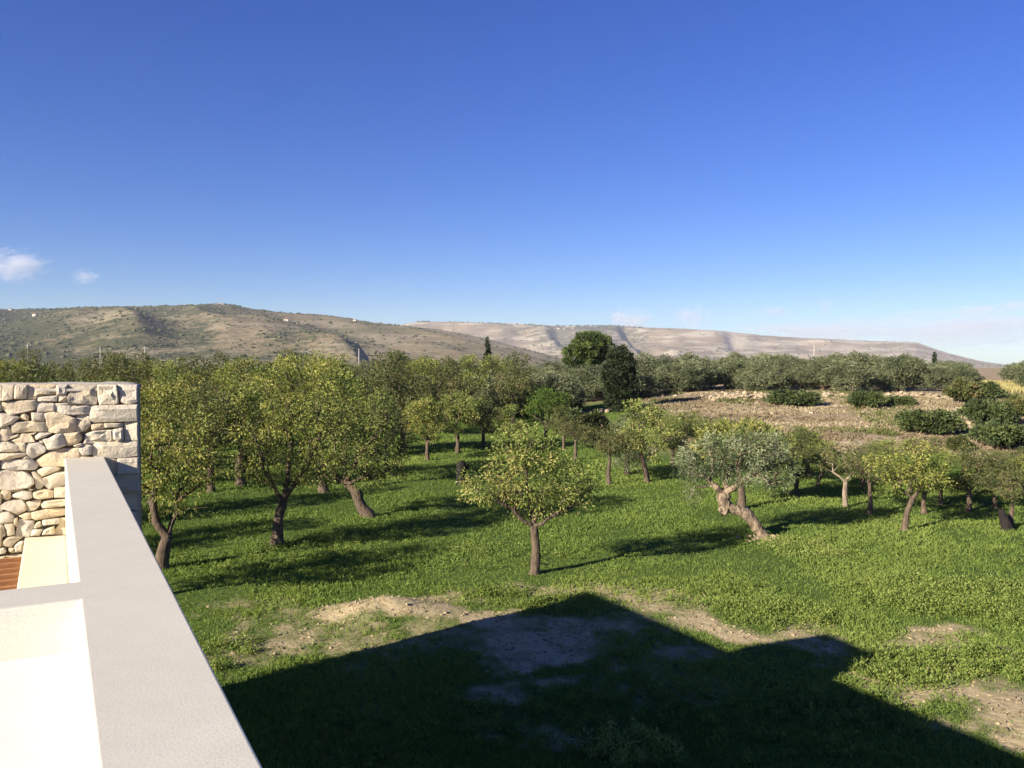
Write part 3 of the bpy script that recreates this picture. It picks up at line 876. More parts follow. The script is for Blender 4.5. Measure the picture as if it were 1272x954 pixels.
def make_tree(seed, trunk, r0, r1, lobes, n_clump, per, leaf, clump_r, wood_mat, leaf_m, limbs=(), droop=0.3, bare=0, tint=(0.45, 0.22), up=0.25, knob=0.10, shell=0.45, stems=True, leaf_shape=0.4):
    """Return (wood mesh, crown mesh) in local coordinates, base at the origin."""
    r_ = random.Random(seed); g = np.random.default_rng(seed)
    W = Wood()
    tp = [Vector(p) for p in trunk]
    # smooth the trunk polyline
    fine = [tp[0]]
    for i in range(len(tp) - 1):
        for q in range(1, 4):
            p0 = tp[max(i - 1, 0)]; p1 = tp[i]; p2 = tp[i + 1]; p3 = tp[min(i + 2, len(tp) - 1)]
            t = q / 3
            fine.append(0.5 * ((2 * p1) + (p2 - p0) * t + (2 * p0 - 5 * p1 + 4 * p2 - p3) * t * t + (3 * p1 - p0 - 3 * p2 + p3) * t ** 3))
    nT = len(fine)
    rad = [r0 + (r1 - r0) * (i / (nT - 1)) for i in range(nT)]
    rad[0] *= 1.35; rad[1] *= 1.12
    W.chain([fine[0] - Vector((0, 0, 0.15))] + fine, [rad[0] * 1.1] + rad, 10, knob, seed)
    nodes = [fine[-1]]; plen = [0.0]; par = [-1]; leafy = []
    nodes_r = {}
    for lb in limbs:                       # main limbs given explicitly
        pts = [fine[-1] if lb[0] != 'base' else fine[len(fine) // 2]]
        prev = 0
        for p in lb[1:]:
            p = Vector(p)
            seg = bez(nodes[prev], p, 0.0, 3, r_, 0.06 * (p - nodes[prev]).length)
            for q in seg:
                nodes.append(q); par.append(prev); plen.append(plen[prev] + (q - nodes[prev]).length); prev = len(nodes) - 1
    # clump centres
    wts = np.array([l[2] if len(l) > 2 else 1.0 for l in lobes], float)
    vol = np.array([l[1][0] * l[1][1] * l[1][2] for l in lobes]) ** 0.75
    pr = wts * vol; pr /= pr.sum()
    cl = []
    tries = 0
    avg = (sum(l[1][0] for l in lobes) / len(lobes))
    clump_r *= 0.74; leaf = (leaf[0] * 1.2, leaf[1] * 1.25)
    mind = 0.66 * (sum(4.2 * l[1][0] * l[1][1] * l[1][2] for l in lobes) / n_clump) ** (1 / 3)
    while len(cl) < n_clump and tries < n_clump * 14:
        tries += 1
        l = lobes[int(g.choice(len(lobes), p=pr))]
        d = g.normal(size=3); d /= np.linalg.norm(d)
        rr = (shell + (1 - shell) * g.random() ** 0.6) * (1 + g.normal() * 0.07)
        p = np.array(l[0]) + d * np.array(l[1]) * rr
        if p[2] < 0.35: continue
        md = mind * (1.0 if tries < n_clump * 7 else 0.6)
        if cl and np.min(np.sum((np.array(cl) - p) ** 2, 1)) < md * md: continue
        cl.append(p)
    fork = np.array(fine[-1])
    cl.sort(key=lambda p: np.linalg.norm(p - fork))
    NP = np.array([list(n) for n in nodes]); PL = np.array(plen)
    bare_from = len(cl)
    for q in range(bare):
        l = lobes[int(g.choice(len(lobes)))]
        d = g.normal(size=3); d /= np.linalg.norm(d); d[2] = d[2] * 0.6 - 0.25
        cl.append(np.array(l[0]) + d * np.array(l[1]) * g.uniform(0.7, 1.08))
    tips = []
    for ci, p in enumerate(cl):
        dist = np.linalg.norm(NP - p, axis=1)
        cost = dist + 0.35 * PL + 0.25 * np.maximum(0, NP[:, 2] - p[2])
        a = int(np.argmin(cost))
        A = Vector(NP[a]); B = Vector(p)
        L = (B - A).length
        n = 2 if L < 0.5 else (3 if L < 1.2 else 5)
        seg = bez(A, B, up * L * 0.35, n, r_, 0.10 * L)
        prev = a; newp = []
        for q in seg:
            nodes.append(q); par.append(prev); plen.append(plen[prev] + (q - nodes[prev]).length); prev = len(nodes) - 1
            newp.append(list(q))
        NP = np.vstack([NP, newp]); PL = np.array(plen)
        tips.append(prev)
    n = len(nodes)
    kids = [[] for _ in range(n)]
    for i in range(1, n): kids[par[i]].append(i)
    rr = [0.0] * n
    for i in range(n - 1, -1, -1):
        rr[i] = max(0.0055, sum(rr[k] ** 2.3 for k in kids[i]) ** (1 / 2.3)) if kids[i] else 0.0055
    scale = r1 * 0.95 / rr[0]
    rr = [0.0055 + (q - 0.0055) * scale if q > 0.0055 else q for q in rr]
    # walk chains: follow the thickest child
    if stems:
        stack = [(0, k) for k in kids[0]]
        while stack:
            s, k = stack.pop()
            pts = [nodes[s], nodes[k]]; rads = [min(rr[s], rr[k] * 1.3), rr[k]]
            while kids[k]:
                ks = sorted(kids[k], key=lambda q: -rr[q])
                for o_ in ks[1:]: stack.append((k, o_))
                k = ks[0]; pts.append(nodes[k]); rads.append(rr[k])
            m = max(rads)
            W.chain(pts, rads, 8 if m > 0.05 else (5 if m > 0.018 else 3), knob * (1 if m > 0.04 else 0.3), seed + k)
    fl_, tot = [], []
    for f in W.f:
        fl_ += f; tot.append(len(f))
    wood = mesh_np("trunk", W.v, fl_, tot, wood_mat, True, link=False)
    # leaves
    C = np.array(cl[:bare_from])
    C2 = []
    tw = []
    for ti in tips[:bare_from]:
        C2.append(list(nodes[par[ti]]))
    C2 = np.array(C2)
    nC = len(C)
    size_j = g.uniform(0.55, 1.45, nC)
    cnt = np.maximum(3, (per * 0.86 * size_j)).astype(int)
    idx = np.repeat(np.arange(nC), cnt)
    nL = len(idx)
    dirv = g.normal(size=(nL, 3)); dirv /= np.linalg.norm(dirv, axis=1)[:, None]
    off = dirv * (g.random(nL) ** 0.5)[:, None] * clump_r * (0.6 + 0.5 * size_j[idx])[:, None]
    off[:, 2] *= 0.8
    t = g.random(nL) ** 1.5 * 0.6
    pos = C[idx] * (1 - t[:, None]) + C2[idx] * t[:, None] + off
    cen = np.array([np.mean([l[0][k] for l in lobes]) for k in range(3)])
    outw = pos - cen; outw /= (np.linalg.norm(outw, axis=1)[:, None] + 1e-6)
    axis = dirv * 0.9 + outw * 0.5 + g.normal(size=(nL, 3)) * 0.45
    axis[:, 2] -= droop
    axis /= np.linalg.norm(axis, axis=1)[:, None]
    side = np.cross(axis, g.normal(size=(nL, 3))); side /= (np.linalg.norm(side, axis=1)[:, None] + 1e-6)
    nrm = np.cross(axis, side)
    ll = leaf[0] * g.uniform(0.7, 1.3, nL)[:, None]; lw = leaf[1] * g.uniform(0.75, 1.25, nL)[:, None]
    v0 = pos; v2 = pos + axis * ll - nrm * ll * 0.12
    mid = pos + axis * ll * leaf_shape
    v1 = mid + side * lw * 0.5 + nrm * lw * 0.18; v3 = mid - side * lw * 0.5 + nrm * lw * 0.18
    verts = np.stack([v0, v1, v2, v3], 1).reshape(-1, 3)
    keep = np.repeat(verts.reshape(-1, 4, 3)[:, :, 2].min(1) > 0.04, 1)
    verts = verts.reshape(-1, 4, 3)[keep].reshape(-1, 3)
    nK = int(keep.sum())
    ct = g.normal(size=nC) * tint[1] * 0.95
    tn = tint[0] + ct[idx] + g.normal(size=nL) * tint[1] * 0.75
    tn = np.clip(tn[keep], 0, 1)
    flat = np.arange(nK * 4)
    crown = mesh_np("crown", verts, flat, np.full(nK, 4), leaf_m, False, attrs={"tint": np.repeat(tn, 4)}, link=False)
    return wood, crown

def place_tree(kind, meshes, loc, rz=0.0, sc=1.0, label=None, cat="tree", group=None, scz=None):
    root = empty(kind, loc, rz)
    root.scale = (sc, sc, scz if scz else sc)
    tag(root, label, cat, group)
    obj("trunk", meshes[0], root)
    obj("crown", meshes[1], root)
    return root

class PX:
    """Lays a foreground tree out at its real depth from its outline's measures."""
    def __init__(self, bx, by):
        self.g = ground_hit(bx, by); self.D = self.g.y
        self.k = self.D / F_PX
    def p(self, x, y, dy=0.0):
        q = at_depth(x, y, self.D) - self.g
        return (q.x, q.y + dy, q.z)
    def lobe(self, x, y, rx, ry, dy=0.0, w=1.0, rd=None):
        return (self.p(x, y, dy), (rx * self.k, (rd or rx) * self.k * 0.95, ry * self.k), w)

# A1: forked tree by the stone wall
q = PX(200, 707)
t = make_tree(11, [q.p(200, 707), q.p(203, 684), q.p(208, 667)], 0.17, 0.135,
              [q.lobe(215, 555, 52, 52), q.lobe(178, 560, 38, 62), q.lobe(250, 580, 38, 30), q.lobe(205, 610, 42, 32, 0.2, 0.5), q.lobe(150, 570, 35, 45, 0.4)],
              105, 66, (0.078, 0.034), 0.30, M_BARK, L_ALMOND_Y,
              limbs=[(0, q.p(196, 648, -0.1), q.p(190, 625, 0.0), q.p(195, 590, 0.1)), (0, q.p(217, 645, -0.1), q.p(228, 634, -0.25), q.p(247, 628, -0.35), q.p(266, 626, -0.4)), (0, q.p(213, 640, 0.25), q.p(216, 600, 0.4))], bare=44, tint=(0.46, 0.24))
place_tree("almond_tree", t, q.g, label="almond tree with low dark forked trunk growing right beside the stone wall")

# A2: taller yellow-green almond
q = PX(345, 678)
t = make_tree(12, [q.p(345, 678), q.p(346, 645), q.p(352, 624)], 0.15, 0.12,
              [q.lobe(345, 555, 58, 52), q.lobe(385, 500, 58, 48), q.lobe(318, 525, 36, 40), q.lobe(405, 560, 48, 44), q.lobe(360, 470, 40, 28)],
              150, 74, (0.078, 0.034), 0.31, M_BARK, L_ALMOND_Y,
              limbs=[(0, q.p(338, 600, -0.1), q.p(330, 570, 0.1)), (0, q.p(364, 606, -0.2), q.p(385, 575, -0.3), q.p(400, 540, -0.2)), (0, q.p(354, 590, 0.3), q.p(362, 530, 0.4))], bare=70, tint=(0.50, 0.22))
place_tree("almond_tree", t, q.g, label="tall yellow green almond tree with upright trunk, nearest trunk right of the stone wall tree")

# A3: leaning dark trunk
q = PX(458, 643)
t = make_tree(13, [q.p(459, 643), q.p(448, 627), q.p(442, 610), q.p(430, 600)], 0.19, 0.15,
              [q.lobe(442, 545, 52, 48), q.lobe(470, 572, 32, 34), q.lobe(420, 508, 40, 36), q.lobe(462, 515, 34, 32), q.lobe(405, 575, 36, 26)],
              125, 72, (0.080, 0.036), 0.32, M_BARK, L_ALMOND,
              limbs=[(0, q.p(412, 594, -0.2), q.p(398, 580, -0.3)), (0, q.p(440, 580, -0.2), q.p(455, 555, -0.1)), (0, q.p(425, 570, 0.3), q.p(428, 530, 0.4))], bare=70, tint=(0.46, 0.24))
place_tree("almond_tree", t, q.g, label="almond tree whose thick dark trunk leans to the left")

# tree whose yellow crown rises behind them
q = PX(402, 612)
t = make_tree(14, [q.p(402, 612), q.p(400, 585), q.p(397, 560)], 0.17, 0.13,
              [q.lobe(378, 470, 46, 32), q.lobe(345, 480, 34, 26), q.lobe(412, 482, 34, 30), q.lobe(385, 505, 55, 30)],
              125, 64, (0.095, 0.042), 0.36, M_BARK, L_ALMOND_Y, bare=20, tint=(0.55, 0.2))
place_tree("almond_tree", t, q.g, label="tallest yellowish almond crown standing above the trees around it left of centre")

# A4: the small almond in the middle of the meadow
q = PX(664, 713)
t = make_tree(15, [q.p(664, 713), q.p(666, 690), q.p(665.5, 676), q.p(663, 653)], 0.105, 0.092,
              [q.lobe(655, 592, 50, 42), q.lobe(604, 603, 34, 26), q.lobe(700, 600, 36, 32), q.lobe(652, 553, 36, 24), q.lobe(722, 590, 18, 18), q.lobe(625, 614, 34, 14, 0, 0.5), q.lobe(700, 618, 30, 12, 0, 0.5)],
              150, 58, (0.066, 0.029), 0.26, M_BARK, L_ALMOND,
              limbs=[(0, q.p(652, 647, -0.1), q.p(641, 635, -0.2), q.p(631, 627, -0.25), q.p(612, 618, -0.2)), (0, q.p(673, 650, -0.1), q.p(684, 640, -0.2), q.p(700, 632, -0.2), q.p(722, 622, -0.1)), (0, q.p(660, 635, 0.2), q.p(655, 605, 0.3), q.p(652, 575, 0.2)), (0, q.p(668, 632, 0.25), q.p(682, 605, 0.4))], bare=60, tint=(0.60, 0.22))
place_tree("almond_tree", t, q.g, label="small round almond tree with a thin straight trunk standing alone nearest the house shadow")

# A5: twisted olive
q = PX(950, 671)
t = make_tree(16, [q.p(951, 671), q.p(940, 654), q.p(925, 638), q.p(908, 631), q.p(898, 622), q.p(900, 612)], 0.165, 0.17,
              [q.lobe(872, 572, 28, 22), q.lobe(905, 556, 34, 22), q.lobe(945, 560, 34, 24), q.lobe(966, 580, 22, 30), q.lobe(852, 578, 13, 24), q.lobe(925, 586, 34, 16, 0, 0.6), q.lobe(858, 606, 6, 20, 0, 0.35), q.lobe(962, 604, 10, 14, 0, 0.3)],
              140, 100, (0.075, 0.019), 0.30, M_BARK_OL, L_OLIVE,
              limbs=[(0, q.p(890, 606, -0.1), q.p(880, 596, -0.15), q.p(884, 584, -0.1)), (0, q.p(909, 606, -0.1), q.p(920, 598, -0.1), q.p(938, 588, 0)), (0, q.p(904, 596, 0.1), q.p(908, 580, 0.1))], bare=34, tint=(0.48, 0.26), droop=0.35, knob=0.20)
place_tree("olive_tree", t, q.g, label="silvery olive tree with a bent pale trunk leaning over the meadow")
# hollow burl on the bent olive trunk and disturbed soil at its foot are parts of it
q5 = q
def knob_mesh(name, cx, cy, cz, rx, ry, rz_, mat, seed, amp=0.35):
    bm = bmesh.new(); bmesh.ops.create_icosphere(bm, subdivisions=3, radius=1.0)
    for v in bm.verts:
        n_ = 1 + amp * (float(vnoise(v.co.x * 2.2 + seed, v.co.y * 2.2 + v.co.z * 1.7, seed)) - 0.5) * 2
        v.co = Vector((cx + v.co.x * rx * n_, cy + v.co.y * ry * n_, cz + v.co.z * rz_ * n_))
    for f in bm.faces: f.smooth = True
    me = bpy.data.meshes.new(name); bm.to_mesh(me); bm.free(); me.materials.append(mat)
    return me
olive_root = [o for o in COL.objects if o.name.startswith("olive_tree")][0]
c = q.p(899, 634); obj("burl", knob_mesh("burl", c[0], c[1] - .05, c[2], 0.14, 0.13, 0.16, M_BARK_OL, 3), olive_root)

# yellow-green almond right behind the olive
q = PX(921, 633)
t = make_tree(17, [q.p(921, 633), q.p(921, 610), q.p(918, 585)], 0.13, 0.10,
              [q.lobe(905, 545, 30, 22), q.lobe(935, 545, 30, 22), q.lobe(885, 552, 24, 20), q.lobe(960, 556, 24, 20)],
              140, 55, (0.10, 0.046), 0.28, M_BARK, L_ALMOND_Y, bare=12, tint=(0.55, 0.2))
place_tree("almond_tree", t, q.g, label="yellow green almond crown rising directly behind the silvery olive")

# ---- prototypes for the other trees
def proto_almond(seed, mat, n=110, per=44, leaf=(0.105, 0.048), bare=34, bark=M_BARK, lean=0.0, cr=0.30, tint=(0.5, 0.22)):
    r_ = random.Random(seed)
    h = 1.15 + r_.uniform(-.15, .25)
    per = int(per * 1.05); n = int(n * 0.82)
    tr = [(0, 0, 0), (lean * .4 + r_.uniform(-.06, .06), r_.uniform(-.05, .05), h * .5), (lean, 0, h)]
    lobes = []
    for k in range(6):
        a = k * 2 * pi / 5 + r_.uniform(-.4, .4)
        rad = r_.uniform(0.7, 1.2) if k < 5 else 0.15
        zz = r_.uniform(1.75, 2.65) if k < 5 else r_.uniform(2.9, 3.2)
        lobes.append(((lean + rad * cos(a), rad * sin(a), zz), (r_.uniform(.5, .85), r_.uniform(.5, .85), r_.uniform(.45, .8))))
    return make_tree(seed, tr, 0.13, 0.10, lobes, n, per, leaf, cr, bark, mat, bare=bare, tint=tint)

AL = [proto_almond(31, L_ALMOND), proto_almond(32, L_ALMOND_Y), proto_almond(33, L_GREEN, tint=(0.5, .22)), proto_almond(34, L_DULL, bare=40),
      proto_almond(35, L_ALMOND, lean=-0.35), proto_almond(36, L_DULL, n=70, bare=60, per=34), proto_almond(37, L_ALMOND_Y, lean=0.3)]
AL_PALE = proto_almond(38, L_DULL, n=48, bare=50, per=30, bark=M_BARK_PALE)
AL_H = 4.05

def proto_olive(seed, mat, n=150, per=60, leaf=(0.17, 0.06), cr=0.42, h=1.0):
    r_ = random.Random(seed)
    lobes = []
    for k in range(7):
        a = k * 2 * pi / 6 + r_.uniform(-.4, .4)
        rad = r_.uniform(0.8, 1.35) if k < 6 else 0.1
        lobes.append(((rad * cos(a), rad * sin(a), r_.uniform(0.9, 2.5) if k < 6 else 2.9), (r_.uniform(.8, 1.1), r_.uniform(.8, 1.1), r_.uniform(.85, 1.15))))
    return make_tree(seed, [(0, 0, 0), (r_.uniform(-.15, .15), r_.uniform(-.1, .1), .5), (r_.uniform(-.1, .1), 0, 1.0)], 0.24, 0.17, lobes, n, per, leaf, cr, M_BARK, mat, bare=4, tint=(0.5, 0.24), droop=0.1)
OL = [proto_olive(50 + k, L_OLIVE_F) for k in range(5)]
OL_SILVER = proto_olive(58, L_OLIVE, leaf=(0.10, 0.03), per=80)
OL_H = 4.2

def proto_shrub(seed, mat, n=90, per=60, leaf=(0.11, 0.06), bare=4):
    r_ = random.Random(seed)
    lobes = [((r_.uniform(-.6, .6), r_.uniform(-.4, .4), r_.uniform(.3, .5)), (r_.uniform(.5, .8), r_.uniform(.5, .7), r_.uniform(.4, .6))) for k in range(5)]
    return make_tree(seed, [(0, 0, 0), (0, 0, .08), (0, 0, .15)], 0.05, 0.04, lobes, n, per, leaf, 0.22, M_BARK, mat, bare=bare, tint=(0.5, 0.25), droop=0.0, shell=0.3)
SH = [proto_shrub(70 + k, L_SHRUB) for k in range(3)]
SH_DULL = proto_shrub(75, L_DULL, bare=30)
SH_W, SH_H = 2.4, 1.0

def mid(kind, bx, by, top, meshes, hproto, label, rz=0.0, wide=1.0, group=None):
    g = ground_hit(bx, by)
    hpx = by - top
    hh = hpx * g.y / F_PX
    s = hh / hproto * 1.06
    r = place_tree(kind, meshes, g, rz, s * wide * 1.14, label, "tree", group, s)
    return r

mid("almond_tree", 531, 572, 486, AL[1], AL_H, "small yellowish almond tree at the far edge of the meadow, left one of a pair", 1.0, 0.85)
mid("almond_tree", 568, 563, 480, AL[0], AL_H, "small green almond tree at the far edge of the meadow, right one of a pair", 2.2, 0.9)
mid("almond_tree", 600, 557, 492, AL[3], AL_H, "dull almond tree half hidden behind the pair at the meadow edge", 4.0)
mid("almond_tree", 678, 556, 474, AL[2], AL_H, "bright fresh green tree behind the small round almond in the centre", 0.5, 0.85)
mid("almond_tree", 757, 603, 512, AL[5], AL_H, "thin grey green almond tree with a straight dark trunk left of the grey olive", 3.0, 0.85)
mid("olive_tree", 779, 590, 512, OL_SILVER, OL_H, "small silver grey olive between two almonds right of the centre", 1.2, 0.75)
mid("almond_tree", 804, 600, 492, AL[4], AL_H, "dark green almond tree with a thick short trunk left of the silvery olive", 0.4, 0.85)
mid("almond_tree", 990, 615, 530, AL[3], AL_H, "dull green almond with a curved dark trunk just right of the silvery olive", 2.0, 0.95)
mid("almond_tree", 1050, 630, 535, AL_PALE, AL_H, "sparse tree with a pale twisted bare trunk", 0.9, 0.9)
mid("almond_tree", 1080, 640, 545, AL[5], AL_H, "half bare almond tree with brown trunk right of the pale twisted trunk", 4.4, 0.9)
mid("almond_tree", 1124, 659, 540, AL[6], AL_H, "yellow green almond with a slim trunk leaning right", 0.0, 0.85)
mid("almond_tree", 1148, 638, 556, AL[2], AL_H, "green almond with a short dark trunk behind the leaning one", 1.7)
mid("almond_tree", 1168, 628, 552, AL[0], AL_H, "green almond tree right behind the short dark trunk", 3.5)
mid("almond_tree", 1203, 635, 553, AL[3], AL_H, "dull dark almond tree low on the right side of the meadow", 5.0, 1.05)
mid("almond_tree", 1257, 657, 570, AL[5], AL_H, "almond tree with a black split stump at the right edge of the photo", 2.6, 1.0)
mid("almond_tree", 1236, 632, 562, AL[3], AL_H, "brownish half bare almond behind the black split stump", 0.7)
mid("almond_tree", 1015, 606, 545, AL[4], AL_H, "low green almond behind and left of the pale twisted trunk", 2.9)
mid("almond_tree", 860, 590, 520, AL[3], AL_H, "dull almond crown behind the left side of the silvery olive", 5.5)
mid("almond_tree", 836, 578, 508, AL[0], AL_H, "green almond at the back edge of the meadow left of the silvery olive", 1.1)
mid("almond_tree", 715, 572, 512, AL[5], AL_H, "brown half bare almond right behind the small round almond", 3.9)
mid("almond_tree", 500, 563, 470, AL[3], AL_H, "dull grey green almond left of the small yellowish one at the meadow edge", 0.2)
mid("almond_tree", 467, 566, 462, AL[3], AL_H, "greyish almond crown behind the leaning dark trunk", 1.9)
mid("almond_tree", 630, 560, 500, AL[4], AL_H, "dark almond left of the bright fresh green tree", 2.3)
mid("almond_tree", 1275, 628, 560, AL[1], AL_H, "yellowing almond cut by the right edge of the photo", 4.1)

mid("almond_tree", 1225, 613, 552, AL[5], AL_H, "half bare almond just under the rocky slope right of centre of the right hand trees", 0.3, 1.1)
mid("almond_tree", 1265, 608, 556, AL[3], AL_H, "dull almond crown below the broad dark shrub at the right edge", 1.3, 1.2)
mid("almond_tree", 1192, 610, 555, AL[5], AL_H, "half bare almond under the rocky slope behind the dull dark one", 2.2, 1.2)
mid("almond_tree", 1130, 612, 550, AL[3], AL_H, "dull almond behind the yellow green leaning one", 5.2, 1.1)
mid("almond_tree", 1072, 606, 552, AL[3], AL_H, "dull almond behind the pale twisted trunk and the half bare tree", 0.9, 1.1)
mid("almond_tree", 962, 598, 535, AL[4], AL_H, "dark green almond behind the right side of the silvery olive", 3.3, 1.0)
mid("almond_tree", 262, 612, 478, AL[3], AL_H, "dull green almond filling the gap just right of the stone wall tree", 0.6, 0.9)
mid("almond_tree", 300, 604, 470, AL[5], AL_H, "twiggy half bare almond behind the tall yellow green one", 2.8, 1.0)
mid("almond_tree", 480, 588, 482, AL[3], AL_H, "dull almond right behind the crown of the leaning dark trunk", 3.6, 0.8)

mid("almond_tree", 1005, 592, 528, AL[4], AL_H, "green almond crown against the lower edge of the rocky slope above the curved dark trunk", 0.8, 1.2)
mid("almond_tree", 1098, 600, 540, AL[0], AL_H, "green almond at the lower edge of the rocky slope behind the leaning yellow green one", 2.4, 1.2)
mid("almond_tree", 1160, 602, 545, AL[3], AL_H, "dull almond at the lower edge of the rocky slope below the largest dark shrub", 3.1, 1.2)
mid("almond_tree", 700, 560, 505, AL[3], AL_H, "dull brownish almond just right of the bright fresh green tree", 4.1, 1.0)
mid("almond_tree", 890, 584, 522, AL[5], AL_H, "half bare almond behind the yellow green crown of the bent olive", 1.0, 1.1)

# charred stump left of the small almond
q = PX(573, 603)
st = empty("tree_stump", q.g); tag(st, "charred black tree stump left of the small round almond", "stump")
W_ = Wood(); W_.chain([Vector((0, 0, -.1)), Vector((0, 0, .15)), Vector((-.03, 0, .5)), Vector((.02, 0, .8)), Vector((.05, 0, .98))], [.24, .19, .16, .17, .10], 10, 0.18, 4)
f_ = [x for f in W_.f for x in f]
obj("bole", mesh_np("bole", W_.v, f_, [len(f) for f in W_.f], M_BARK_DK, True, link=False), st)
W_ = Wood(); W_.chain([Vector((.06, 0, .45)), Vector((.22, .05, .62)), Vector((.27, .05, .85))], [.08, .06, .035], 7, 0.15, 5)
obj("broken_limb", mesh_np("broken_limb", W_.v, [x for f in W_.f for x in f], [len(f) for f in W_.f], M_BARK_DK, True, link=False), st)
q = PX(1250, 660)
st = empty("tree_stump", q.g); tag(st, "black split stump beside the almond at the right edge", "stump")
W_ = Wood(); W_.chain([Vector((0, 0, -.1)), Vector((0, 0, .15)), Vector((-.10, 0, .42)), Vector((-.2, 0, .62))], [.22, .17, .12, .07], 9, 0.2, 8)
obj("bole", mesh_np("bole", W_.v, [x for f in W_.f for x in f], [len(f) for f in W_.f], M_BARK_DK, True, link=False), st)

# ---- the almond orchard at the back left
r_ = random.Random(21)
placed = []
def far_enough(x, y, d):
    return all((x - a) ** 2 + (y - b2) ** 2 > d * d for a, b2 in placed)
tries = 0
ORCH = []
while len(ORCH) < 80 and tries < 6000:
    tries += 1
    D = r_.uniform(31, 88) if len(ORCH) > 12 else r_.uniform(31, 45)
    px = r_.uniform(-200, 520) if D < 55 else r_.uniform(-300, 640)
    if D < 40 and (px > 330): continue
    if D < 52 and px > 470: continue
    x = (px - 636) / F_PX * D
    if far_enough(x, D, 3.9):
        placed.append((x, D)); ORCH.append((x, D, px))
ORCH.sort(key=lambda v: v[1])
ONES = "first second third fourth fifth sixth seventh eighth ninth tenth eleventh twelfth thirteenth fourteenth fifteenth sixteenth seventeenth eighteenth nineteenth".split()
def nth(i):
    if i < 19: return ONES[i]
    t, u = (i + 1) // 10, (i + 1) % 10
    tens = {2: ("twentieth", "twenty"), 3: ("thirtieth", "thirty"), 4: ("fortieth", "forty"), 5: ("fiftieth", "fifty")}[t]
    return tens[0] if u == 0 else tens[1] + "-" + ONES[u - 1]
ROWN = ["nearest row", "second row", "third row", "fourth row", "fifth row", "rearmost row"]
def rows(items, n):
    # split by distance into n rows and number each row from the left of the photograph
    order = sorted(range(len(items)), key=lambda i: items[i][1]); row = [0] * len(items); pos = [0] * len(items)
    per_ = math.ceil(len(items) / n)
    for r__ in range(n):
        ids = sorted(order[r__ * per_:(r__ + 1) * per_], key=lambda i: items[i][2])
        for j_, i in enumerate(ids): row[i] = r__ if r__ < n - 1 else 5; pos[i] = j_
    return row, pos
orow, oord = rows(ORCH, 5)
for k, (x, y, px) in enumerate(ORCH):
    c = r_.choice([0, 1, 1, 3, 3, 3, 4, 5, 5, 6])
    top = r_.uniform(4.4, 5.3) if y < 50 else r_.uniform(5.0, 5.9)
    look = "yellowing" if c in (1, 6) else ("green" if c in (0, 4) else "half bare")
    place_tree("almond_tree", AL[c], (x, y, float(height(x, y))), r_.uniform(0, 6.28), top / AL_H * r_.uniform(0.92, 1.12), "%s almond tree in the %s of the back orchard, %s from the left" % (look, ROWN[orow[k]], nth(oord[k])), "tree", "almond trees of the dense back orchard", top / AL_H)

# ---- the olive grove in the distance
placed = []
GRV = []
tries = 0
while len(GRV) < 158 and tries < 9000:
    tries += 1
    right = r_.random() < 0.66
    if right:
        px = r_.uniform(760, 1330); D = r_.uniform(82, 135) if px < 1130 else r_.uniform(88, 125)
    else:
        px = r_.uniform(440, 790); D = r_.uniform(66, 140)
    if 1200 < px < 1262 and D > 92: continue
    if 722 < px < 806 and D < 78: continue
    x = (px - 636) / F_PX * D
    if far_enough(x, D, 3.9):
        placed.append((x, D)); GRV.append((x, D, px))
GR = [v for v in GRV if v[2] > 790]; GM = [v for v in GRV if v[2] <= 790]
(rr_, ro_), (mr_, mo_) = rows(GR, 4), rows(GM, 4)
for k, (x, y, px) in enumerate(GRV):
    top = r_.uniform(3.3, 4.5)
    if px < 700: top += 0.3
    if px > 1130: top = r_.uniform(2.6, 3.5)
    front = y < 96
    v = (x, y, px)
    lab = ("olive in the %s of the grove behind the rocky ground, %s from the left" % (ROWN[rr_[GR.index(v)]], nth(ro_[GR.index(v)])) if px > 790 else "grey olive in the %s of the middle grove, %s from the left" % (ROWN[mr_[GM.index(v)]], nth(mo_[GM.index(v)])))
    place_tree("olive_tree", OL[k % 5], (x, y, float(height(x, y)) - 0.05), r_.uniform(0, 6.28), top / OL_H * r_.uniform(1.2, 1.55), lab, "tree", "olive trees of the right hand grove" if px > 790 else "olive trees of the middle grove", top / OL_H)

# ---- almonds standing left of the picture and behind the stone pier: their shadows cross the meadow
for k, (x, y, c, top, look) in enumerate(((-8.9, 16.4, 0, 4.2, "green almond close behind the stone pier, mostly hidden by it"), (-13.2, 19.6, 1, 4.4, "yellowing almond left of the photo beyond the stone pier"), (-12.6, 25.5, 3, 4.6, "dull almond hidden behind the stone pier in the second row"), (-16.5, 23.0, 4, 4.4, "green almond farthest left beyond the stone pier"))):
    place_tree("almond_tree", AL[c], (x, y, float(height(x, y))), k * 1.3, top / AL_H * 0.95, look, "tree", None, top / AL_H)

